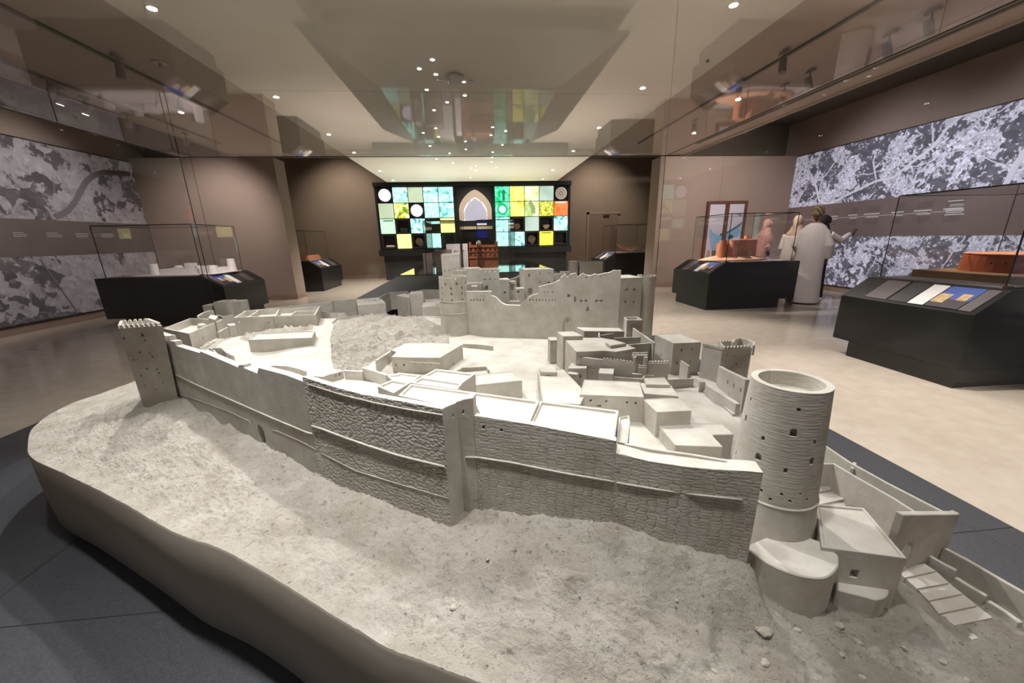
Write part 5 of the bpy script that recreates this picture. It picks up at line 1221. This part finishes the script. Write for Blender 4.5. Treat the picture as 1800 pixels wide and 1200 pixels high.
for gx, cw, gd in ((LX0, CW, grid), (RX0, CW2, grid2)):
    for r in range(4):
        for c in range(5):
            xa, xb = gx+cw*c+.012, gx+cw*(c+1)-.012; z1 = TZ1-RH*r-.012; z0 = z1-RH+.024; q = gd[r][c]
            if q == 'N':
                for a in ((xa, xb, SY-.005, SY+.2, z1-.045, z1), (xa, xb, SY-.005, SY+.2, z0, z0+.045), (xa, xa+.045, SY-.005, SY+.2, z0+.045, z1-.045), (xb-.045, xb, SY-.005, SY+.2, z0+.045, z1-.045)): box('niche_frame', *a, mat('niche_frame_grey', (44, 42, 40), .5), t)
                niches.append(((xa+xb)/2, z0+.045, gx, r, c))
            elif q.startswith('ROS'):
                box('panel_blank', xa, xb, SY+.065, SY+.09, z0, z1, BLACKM, t); rosette((xa+xb)/2, (z0+z1)/2, .205, LATT if q == 'ROSL' else BEIGEL, q == 'ROSL')
            else:
                box('light_panel', xa, xb, SY+.004, SY+.03, z0, z1, TM[q], t)
# lettering strips on three panels (headline too small to read)
INK = mat('panel_ink', (30, 40, 40), .6)
def bars(cx, z, n, w_, h, m=INK):
    v, f = join_vf([box_vf(cx-w_/2+k*w_/n+.004, cx-w_/2+(k+1)*w_/n-.006, SY-.002, SY+.004, z, z+h) for k in range(n)]); mesh('panel_lettering', v, f, m, PW)
bars(LX0+CW*.55, TZ1-RH*2-.09, 7, .34, .045); bars(RX0+CW2*3.5, TZ1-RH*3-.085, 9, .36, .04); bars(RX0+CW2*3.5, TZ1-RH*4+.045, 9, .40, .012); bars(RX0+CW2*4.5, TZ1-RH-.07, 8, .40, .045, mat('panel_white_ink', (250, 235, 225), .5, emit=(255, 235, 225), es=1))
# figures printed on the pictorial panels: medallions, minaret, curved arcade
def flat(name, pts, m, y=SY-.001): V = [(x, y, z) for x, z in pts]+[(x, y+.004, z) for x, z in pts]; n = len(pts); fix_normals(mesh(name, V, [tuple(range(n)), tuple(range(n, 2*n))[::-1]]+[(i, n+i, n+(i+1) % n, (i+1) % n) for i in range(n)], m, PW))
gx, gz = RX0+CW2*.5, TZ1-RH*1.5; v, f = ringprism(gx, gz, .14, .19, SY-.002, SY+.004); mesh('medallion_print', v, f, mat('print_green', (20, 150, 90), .5, emit=(20, 150, 90), es=1), PW)
v, f = ringprism(gx, gz, .001, .12, SY-.002, SY+.004); mesh('medallion_print', v, f, mat('print_mint', (190, 240, 230), .5, emit=(190, 240, 230), es=1), PW)
v, f = ringprism(RX0+CW2*3.5, gz, .12, .15, SY-.002, SY+.004); mesh('medallion_print', v, f, mat('print_lemon', (236, 236, 130), .5, emit=(236, 236, 130), es=1), PW)
mx_ = RX0+CW2*.6; flat('minaret_print', [(mx_-.05, TZ1-RH*.95), (mx_+.05, TZ1-RH*.95), (mx_+.05, TZ1-RH*.45), (mx_+.08, TZ1-RH*.42), (mx_, TZ1-RH*.2), (mx_-.08, TZ1-RH*.42), (mx_-.05, TZ1-RH*.45)], mat('print_deepgreen', (10, 120, 80), .5, emit=(10, 120, 80), es=.9))
ox, oz = RX0+CW2*2+.02, TZ1-RH*2+.05
arc = [(ox+.38*cos(a), oz+.62*sin(a)) for a in [radians(x) for x in range(5, 62, 7)]]+[(ox+.24*cos(a), oz+.45*sin(a)) for a in [radians(x) for x in range(61, 4, -7)]]
flat('arc_print', arc, mat('print_sage', (140, 160, 110), .5, emit=(140, 160, 110), es=.9))
# things on show in the niches
def vase(nm, lb, cx, z, prof, m, cat='artefact'): o = mesh(nm, *lathe_vf(prof, 18, (cx, SY+.10, z)), m, None, True); return tag(o, lb, cat)
ST = mat('shard_beige', (150, 130, 110), .8, .2, noise=(20, .2, 4), bump=(50, .5, .01)); 
def shard(cx, z, lb, sc=1, seed=1):
    rnd = random.Random(seed); n = 9; P = [(.13*sc*(.75+.4*rnd.random())*cos(2*pi*k/n), .13*sc+.13*sc*(.75+.4*rnd.random())*sin(2*pi*k/n)) for k in range(n)]; mz = min(p[1] for p in P)
    V = [(cx+x, SY+.09, z+zz-mz) for x, zz in P]+[(cx+x*.9, SY+.13, z+zz-mz) for x, zz in P]+[(cx, SY+.075, z+.13*sc-mz)]
    o = fix_normals(mesh('pottery_shard', V, [(k, (k+1) % n, 2*n) for k in range(n)]+[tuple(range(n, 2*n))[::-1]]+[(k, n+k, n+(k+1) % n, (k+1) % n) for k in range(n)], ST)); tag(o, lb, 'artefact')
for (cx, z, gx, r, c) in niches:
    L_ = gx < 0
    if L_ and (r, c) == (3, 0):
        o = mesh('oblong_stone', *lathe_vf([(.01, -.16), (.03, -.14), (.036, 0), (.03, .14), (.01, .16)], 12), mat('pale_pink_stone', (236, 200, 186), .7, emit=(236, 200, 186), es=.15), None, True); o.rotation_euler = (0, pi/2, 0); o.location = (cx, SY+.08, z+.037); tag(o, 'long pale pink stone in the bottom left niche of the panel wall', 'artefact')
    elif L_ and (r, c) == (2, 1): o = box('inscribed_slab', cx-.13, cx+.13, SY+.1, SY+.13, z, z+.14, mat('slab_grey_green', (64, 78, 72), .6)); bevel(o, .01, 2); tag(o, 'dark inscribed slab in a niche left of the arch', 'artefact')
    elif L_ and (r, c) == (3, 2): shard(cx, z, 'leaf-shaped pottery shard in the lower niche left of the arch', 1.15, 4)
    elif (not L_) and (r, c) == (2, 1): shard(cx, z, 'curved pottery shard in the niche right of the glass hoods', 1.0, 8)
    elif (not L_) and (r, c) == (2, 3): vase('clay_bowl', 'flared clay bowl in the upper right niche of the panel wall', cx, z, [(.06, 0), (.09, .02), (.15, .16), (.14, .16), (.08, .03), (.01, .025)], mat('bowl_clay', (186, 164, 132), .7))
    elif (not L_) and (r, c) == (3, 2): shard(cx, z, 'rounded pottery shard in the lower right niche of the panel wall', 1.2, 12)
    elif (not L_) and (r, c) == (3, 4):
        for k in range(4): vase('small_weight', ('first', 'second', 'third', 'fourth')[k]+' small pale weight from the left in the bottom right niche', cx-.13+.085*k, z, [(.012, 0), (.018, .012), (.012, .03), (.004, .035)], ST)
# central arch with lattice window, lit sill and blue glow panel
ax, az0 = .02, 2.02
def arch_pts(w_, h, spring, n=10):
    P = [(-w_, 0), (-w_, spring)]
    for k in range(1, n+1):
        u = k/n; P.append((-w_*(1-u)**.72 if k < n else 0, spring+(h-spring)*(u**.62)))
    return P+[(-x, z) for x, z in P[-2::-1]]
o_, i_ = arch_pts(.58, 1.03, .38), arch_pts(.42, .78, .30)
V = []
for y in (SY-.06, SY+.06): V += [(ax+x, y, az0+z) for x, z in o_]+[(ax+x, y, az0+z) for x, z in i_]
n = len(o_); Fc = []
for k in range(n-1): Fc += [(k, k+1, n+k+1, n+k), (2*n+k, 3*n+k, 3*n+k+1, 2*n+k+1), (k, 2*n+k, 2*n+k+1, k+1), (n+k, n+k+1, 3*n+k+1, 3*n+k)]
Fc += [(0, n, 3*n, 2*n), (n-1, 3*n-1, 4*n-1, 2*n-1)]
ar = fix_normals(mesh('arch_frame', V, Fc, BEIGE, t))
V = [(ax+x, SY+.05, az0+z) for x, z in i_]; mesh('arch_window', V, [tuple(range(len(V)))], mat('arch_glow', (236, 232, 250), .5, emit=(240, 236, 252), es=1.3), ar)
LAT = mat('lattice_dark', (70, 64, 72), .6); parts = []
def in_arch(x, z):
    w_ = .42 if z < .30 else .42*(max(0, 1-((z-.30)/.48)**1.55))**.8
    return abs(x) < w_-.005 and 0 <= z < .77
for iz in range(10):
    for ix in range(-6, 7):
        x, z = ix*.086+(.043 if iz % 2 else 0), .03+iz*.075
        if in_arch(x, z): parts.append(ringprism(ax+x, az0+z, .022, .045, SY+.02, SY+.045, 6))
mesh('arch_lattice', *join_vf(parts), LAT, ar)
box('arch_sill', ax-.58, ax+.58, SY-.08, SY+.06, az0-.30, az0-.20, BEIGE, t); box('arch_back', LX1+.06, RX0-.06, SY+.1, SY+.2, ZA, TZ1+.03, BLACKM, t)
box('blue_glow_panel', ax-.02, ax+.40, SY+.04, SY+.09, az0-.60, az0-.34, mat('blue_glow_panel', (10, 14, 40), .3, emit=(24, 40, 150), es=.35), t)  # emissive panel put in to give a soft blue glow
bt_ = [box_vf(ax+.03+k*.06, ax+.075+k*.06, SY-.085, SY-.08, az0-.16, az0-.10) for k in range(6)]; mesh('arch_title', *join_vf(bt_), mat('title_white', (240, 240, 240), .5, emit=(240, 240, 240), es=.7), t)
sl_ = bpy.data.lights.new('panel_glow', 'AREA'); sl_.shape = 'RECTANGLE'; sl_.size = 6.4; sl_.size_y = 2.0; sl_.energy = 0
# ================================================================== framed picture on the right pier
PY = YP-.06
c4 = [aty(u, v, PY) for u, v in ((1247, 354), (1317, 352), (1299, 456), (1231, 457))]
fx0, fx1 = (c4[0].x+c4[3].x)/2, (c4[1].x+c4[2].x)/2; fz1, fz0 = (c4[0].z+c4[1].z)/2, (c4[2].z+c4[3].z)/2-.15
t = thing('framed_picture', 'tall brown double-framed picture of blue winged shape on the pier wall', 'picture', ((fx0+fx1)/2, PY, fz0))
WF = mat('frame_wood', (92, 62, 46), .5, .3, noise=(20, .15, 3)); CAN = mat('picture_ground', (196, 190, 204), .6, noise=(4, .04, 3))
fw_ = .07; mxx = (fx0+fx1)/2
for nm, a in (('frame_rail', (fx0, fx1, PY-.02, PY+.05, fz1-fw_, fz1)), ('frame_rail', (fx0, fx1, PY-.02, PY+.05, fz0, fz0+fw_)), ('frame_stile', (fx0, fx0+fw_, PY-.02, PY+.05, fz0+fw_, fz1-fw_)), ('frame_stile', (fx1-fw_, fx1, PY-.02, PY+.05, fz0+fw_, fz1-fw_)), ('frame_mullion', (mxx-.05, mxx+.05, PY-.03, PY+.05, fz0+fw_, fz1-fw_))): box(nm, *a, WF, t, .004)
box('picture_sheet', fx0+fw_, fx1-fw_, PY+.012, PY+.04, fz0+fw_, fz1-fw_, CAN, t)
def paint(nm, pts, m, y):
    P = [(fx0+(fx1-fx0)*a, fz0+(fz1-fz0)*b) for a, b in pts]; n = len(P); V = [(x, y, z) for x, z in P]+[(x, y+.004, z) for x, z in P]
    fix_normals(mesh(nm, V, [tuple(range(n)), tuple(range(n, 2*n))[::-1]]+[(i, n+i, n+(i+1) % n, (i+1) % n) for i in range(n)], m, t))
BL = mat('paint_blue', (126, 172, 206), .6); BLD = mat('paint_slate', (58, 84, 96), .6); OC = mat('paint_ochre', (178, 140, 84), .6); GN = mat('paint_green', (50, 78, 56), .6)
paint('painted_wing', [(.12, .60), (.22, .52), (.40, .47), (.60, .52), (.80, .60), (.92, .66), (.90, .58), (.93, .52), (.84, .44), (.66, .44), (.50, .36), (.34, .22), (.24, .24), (.16, .40)], BL, PY+.008)
paint('painted_edge', [(.40, .50), (.60, .54), (.80, .62), (.93, .68), (.92, .65), (.80, .585), (.60, .51), (.40, .47)], BLD, PY+.006)
paint('painted_stem', [(.24, .24), (.34, .24), (.48, .36), (.56, .38), (.40, .18), (.38, .09), (.26, .09)], BLD, PY+.006)
paint('painted_eye', [(.62, .46), (.68, .49), (.76, .46), (.72, .42), (.62, .41)], GN, PY+.004)
paint('painted_ochre', [(.58, .30), (.72, .34), (.86, .36), (.84, .30), (.70, .24), (.58, .22)], OC, PY+.006)
paint('painted_ochre', [(.10, .09), (.14, .26), (.20, .22), (.22, .09)], OC, PY+.006)

# ================================================================== visitors
SKIN = mat('skin', (128, 86, 66), .6, .3); ROBE = mat('white_robe', (196, 186, 186), .85, .2, bump=(9, .25, .03)); SCARFB = mat('beige_scarf', (176, 150, 132), .85, .2, bump=(16, .4, .02)); PINK = mat('dusty_pink_robe', (142, 100, 92), .85, .2, bump=(10, .3, .03)); ABAYA = mat('black_abaya', (26, 26, 32), .8, .2, bump=(10, .3, .03)); TURB = mat('striped_turban', (120, 104, 66), .8, .2)
N, L, b = nodes(TURB); tc = N.new('ShaderNodeTexCoord'); wv = N.new('ShaderNodeTexWave'); wv.bands_direction = 'DIAGONAL'; wv.inputs['Scale'].default_value = 5; wv.inputs['Distortion'].default_value = 6; wv.inputs['Detail'].default_value = 3; L.new(tc.outputs['Object'], wv.inputs['Vector']); cr = N.new('ShaderNodeValToRGB'); cr.color_ramp.elements[0].color = lin((66, 48, 38)); cr.color_ramp.elements[1].color = lin((122, 108, 78)); L.new(wv.outputs['Fac'], cr.inputs[0]); L.new(cr.outputs[0], b.inputs['Base Color'])
def ell_vf(c, r, n=16, m_=10):
    V = []
    for i in range(1, m_):
        a = pi*i/m_
        for k in range(n): V.append((c[0]+r[0]*sin(a)*cos(2*pi*k/n), c[1]+r[1]*sin(a)*sin(2*pi*k/n), c[2]+r[2]*cos(a)))
    V += [(c[0], c[1], c[2]+r[2]), (c[0], c[1], c[2]-r[2])]; T, Bt = len(V)-2, len(V)-1
    Fc = [(i*n+k, (i+1)*n+k, (i+1)*n+(k+1) % n, i*n+(k+1) % n) for i in range(m_-2) for k in range(n)]+[(T, k, (k+1) % n) for k in range(n)]+[(Bt, (m_-2)*n+(k+1) % n, (m_-2)*n+k) for k in range(n)]
    return V, Fc
def loft_vf(rings, n=24):
    """rings: (cx,cy,z,rx,ry)"""
    V = [(cx+rx*cos(2*pi*k/n), cy+ry*sin(2*pi*k/n), z) for cx, cy, z, rx, ry in rings for k in range(n)]
    Fc = [(i*n+k, i*n+(k+1) % n, (i+1)*n+(k+1) % n, (i+1)*n+k) for i in range(len(rings)-1) for k in range(n)]+[tuple(range(n))[::-1], tuple(range((len(rings)-1)*n, len(rings)*n))]
    return V, Fc
def solid(name, pieces, m, parent, voxel=.011):
    """overlapping volumes fused into one continuous surface"""
    o = mesh(name, *join_vf(pieces), m); fix_normals(o)
    r = o.modifiers.new('r', 'REMESH'); r.mode = 'VOXEL'; r.voxel_size = voxel; s = o.modifiers.new('s', 'SMOOTH'); s.iterations = 3; s.factor = .5
    bpy.context.view_layer.update(); new = bpy.data.meshes.new_from_object(o.evaluated_get(bpy.context.evaluated_depsgraph_get())); old = o.data
    o.modifiers.clear(); o.data = new; new.name = name; bpy.data.meshes.remove(old); new.polygons.foreach_set('use_smooth', [True]*len(new.polygons))
    if not new.materials: new.materials.append(m)
    o.parent = parent; return o
def hand_vf(w, d, side=1):
    """palm and five bent fingers from wrist w along direction d"""
    d = Vector(d).normalized(); up = Vector((0, 0, 1)) if abs(d.z) < .8 else Vector((0, 1, 0)); a = d.cross(up).normalized(); b = a.cross(d).normalized(); w = Vector(w); R = []
    R.append(tube_vf([w, w+d*.045, w+d*.085], [.024, .034, .032], 8))
    for k, ln in enumerate((.060, .072, .068, .052)):
        s = w+d*.08+a*(-.027+.018*k); R.append(tube_vf([s, s+d*ln*.5-b*.004, s+d*ln*.85-b*.018, s+d*ln-b*.03], [.0095, .009, .0085, .006], 6))
    s = w+d*.03+a*.026*side; R.append(tube_vf([s, s+d*.03+a*.024*side, s+d*.06+a*.03*side-b*.01], [.012, .010, .007], 6))
    return R
def body_vf(lean=0, arms=(), head_turn=0):
    """naked figure facing +y, standing at the origin; lean = forward shift of the shoulders"""
    L_ = lean; R = [tube_vf([(0, 0, .90), (0, L_*.35, 1.10), (0, L_*.8, 1.32), (0, L_, 1.42), (0, L_*1.05+.005, 1.52)], [.125, .115, .13, .075, .054], 16)]
    R.append(tube_vf([(-.17, L_*.95, 1.38), (0, L_*.97, 1.41), (.17, L_*.95, 1.38)], [.045, .055, .045], 10))
    hx, hy, hz = 0, L_*1.12+.025, 1.645; R.append(ell_vf((hx, hy, hz), (.076, .094, .112))); ct, st = cos(head_turn), sin(head_turn)
    def hp(x, y, z): return (hx+x*ct-y*st, hy+x*st+y*ct, hz+z)
    R += [tube_vf([hp(0, .075, .02), hp(0, .108, -.018), hp(0, .09, -.03)], [.012, .016, .010], 6), ell_vf(hp(0, .07, -.075), (.03, .028, .02)), ell_vf(hp(-.078, -.005, -.01), (.012, .02, .03)), ell_vf(hp(.078, -.005, -.01), (.012, .02, .03)), ell_vf(hp(-.03, .082, .012), (.016, .012, .008)), ell_vf(hp(.03, .082, .012), (.016, .012, .008))]
    for s in (-1, 1):
        R.append(tube_vf([(.085*s, 0, .93), (.09*s, .015, .52), (.09*s, -.01, .09)], [.095, .062, .042], 10)); R.append(tube_vf([(.09*s, -.05, .035), (.09*s, .04, .035), (.095*s, .15, .022)], [.036, .042, .024], 8))
    for sh, el, wr, hd in arms:
        R.append(tube_vf([sh, el, wr], [.052, .040, .028], 10)); R += hand_vf(wr, hd, 1 if sh[0] < 0 else -1)
    return R
def person(label, loc, rz, lean, arms, head_turn, sc=1.0):
    t = thing('person', label, 'person', loc); t.rotation_euler = (0, 0, rz); t.scale = (sc,)*3
    solid('body', body_vf(lean, arms, head_turn), SKIN, t, .010); return t
def sleeve(sh, el, wr, r=(.068, .076, .072)): 
    w = Vector(wr); e = Vector(el); d = (w-e).normalized(); return tube_vf([sh, el, tuple(w-d*.01)], list(r), 12)
# man in a long white robe and striped turban, seen from behind
pm = aty(1420, 470, 6.78)
arms = [((.155, .0, 1.355), (.252, -.03, 1.10), (.255, .06, .86), (-.2, .5, -.8)), ((-.155, .0, 1.355), (-.245, .0, 1.10), (-.16, .16, .92), (.5, .7, -.4))]
m1 = person('man in long white robe and striped turban, standing with his back turned', (6.42, 6.78, 0), radians(-48), .02, arms, radians(-35), 1.02)
solid('robe', [loft_vf([(0, 0, .03, .27, .24), (0, 0, .25, .255, .22), (0, 0, .6, .235, .19), (0, 0, .95, .225, .175), (0, .01, 1.2, .225, .165), (0, .015, 1.33, .22, .15), (0, .02, 1.41, .185, .13), (0, .02, 1.455, .145, .115), (0, .02, 1.50, .08, .08)])]+[sleeve(a[0], a[1], a[2]) for a in arms], ROBE, m1, .012)
h = m1.children[0]
def wrap(z, rx, ry, tilt, r): return tube_vf([(rx*cos(a), .03+ry*sin(a), z+tilt*sin(a+.6)) for a in [2*pi*k/16 for k in range(17)]], r, 8)
solid('turban', [ell_vf((0, .022, 1.695), (.097, .116, .105)), wrap(1.665, .088, .108, .020, .017), wrap(1.70, .090, .108, -.026, .017), wrap(1.735, .082, .100, .022, .017), wrap(1.765, .062, .080, -.012, .016), tube_vf([(0, -.08, 1.67), (.012, -.088, 1.62), (.015, -.078, 1.58)], [.024, .022, .012], 8)], TURB, m1, .007)
def hijab(t, lean, m, turn=0, drape=False):
    y = lean*1.12+.025
    low = [(0, lean*.7-.02, 1.10, .235, .19), (0, lean*.9, 1.25, .225, .17)] if drape else [(0, lean*.95, 1.30, .19, .145)]
    face = tube_vf([(.066*cos(a), y+.062+.012*sin(a), 1.645+.092*sin(a)) for a in [2*pi*k/14 for k in range(15)]], .017, 8)
    solid('headscarf', [ell_vf((0, y-.022, 1.655), (.09, .098, .122)), face, tube_vf([(0, y-.08, 1.70), (0, y-.105, 1.62), (0, y-.09, 1.50), (0, y-.12, 1.38)], [.03, .045, .06, .05], 10), loft_vf(low+[(0, lean*.98, 1.38, .185, .145), (0, lean*1.05, 1.46, .125, .125), (0, y-.012, 1.56, .092, .1)])], m, t, .010)
def gown(t, m, lean, arms, w=.26):
    L_ = lean; solid('gown', [loft_vf([(0, 0, .03, w, w*.9), (0, -.02*L_, .5, w*.9, w*.78), (0, 0, .9, w*.82, w*.70), (0, L_*.35, 1.12, .19, .155), (0, L_*.8, 1.33, .205, .15), (0, L_*.95, 1.41, .16, .11), (0, L_*1.0, 1.46, .085, .08)])]+[sleeve(a[0], a[1], a[2], (.07, .066, .06)) for a in arms], m, t, .012)
# woman in beige scarf and cream top behind him
p = aty(1402, 388, 7.5); arms = [((.17, .02, 1.37), (.23, .03, 1.08), (.16, .2, .96), (-.3, .9, 0)), ((-.17, .02, 1.37), (-.23, .03, 1.08), (-.16, .2, .96), (.3, .9, 0))]
m2 = person('woman in beige headscarf and cream gown half hidden behind the white-robed man', (p.x, 7.5, 0), radians(-60), .02, arms, radians(-20), .965)
gown(m2, mat('cream_gown', (206, 190, 180), .85, .2, bump=(10, .3, .03)), .02, arms); hijab(m2, .02, SCARFB)
# woman in dusty pink leaning over the case
p = aty(1352, 400, 8.35); arms = [((.15, .17, 1.32), (.19, .17, 1.06), (.10, .30, .95), (-.3, .8, -.3)), ((-.15, .17, 1.32), (-.19, .17, 1.06), (-.10, .30, .95), (.3, .8, -.3))]
m3 = person('woman in dusty pink gown and scarf leaning forward behind the orange fort case', (p.x-.24, 8.35, 0), radians(-70), .24, arms, 0, .95)
gown(m3, PINK, .24, arms, .27); hijab(m3, .24, mat('pink_scarf', (160, 124, 110), .85, .2, bump=(14, .5, .03)), 0, True)
# woman in black holding up a phone towards the mural
p = aty(1452, 430, 7.35); hnd = aty(1470, 402, 7.35)
arms = [((.17, .03, 1.37), (.27, .22, 1.24), (.27, .46, 1.36), (0, .9, .35)), ((-.17, .02, 1.37), (-.22, .05, 1.08), (-.15, .2, .95), (.3, .9, 0))]
m4 = person('woman in black gown reaching towards the mural, hidden behind the white-robed man', (p.x-.16, 7.35, 0), radians(-78), .03, arms, radians(-10), .96)
gown(m4, ABAYA, .03, arms[1:], .24); hijab(m4, .03, mat('black_scarf', (30, 30, 36), .85, .2))
solid('white_sleeve', [sleeve(*arms[0][:3], (.072, .064, .056))], ROBE, m4, .01)
ph = box('phone', -.004, .004, -.035, .035, -.075, .075, TRIM, None, .004); tag(ph, 'dark mobile phone held up by the woman in black', 'phone')
R_ = Matrix.Rotation(radians(-78), 4, 'Z'); q = Vector((p.x-.16, 7.35, 0))+R_ @ (Vector((.27, .56, 1.40))*.96); ph.location = q; ph.rotation_euler = (.3, .2, radians(10))
# small lamp lenses and prints are seen directly; their light is carried by the spots, so they need no light sampling of their own
for m in bpy.data.materials:
    if not m.name.startswith('panel_') or 'ink' in m.name: m.cycles.emission_sampling = 'NONE'
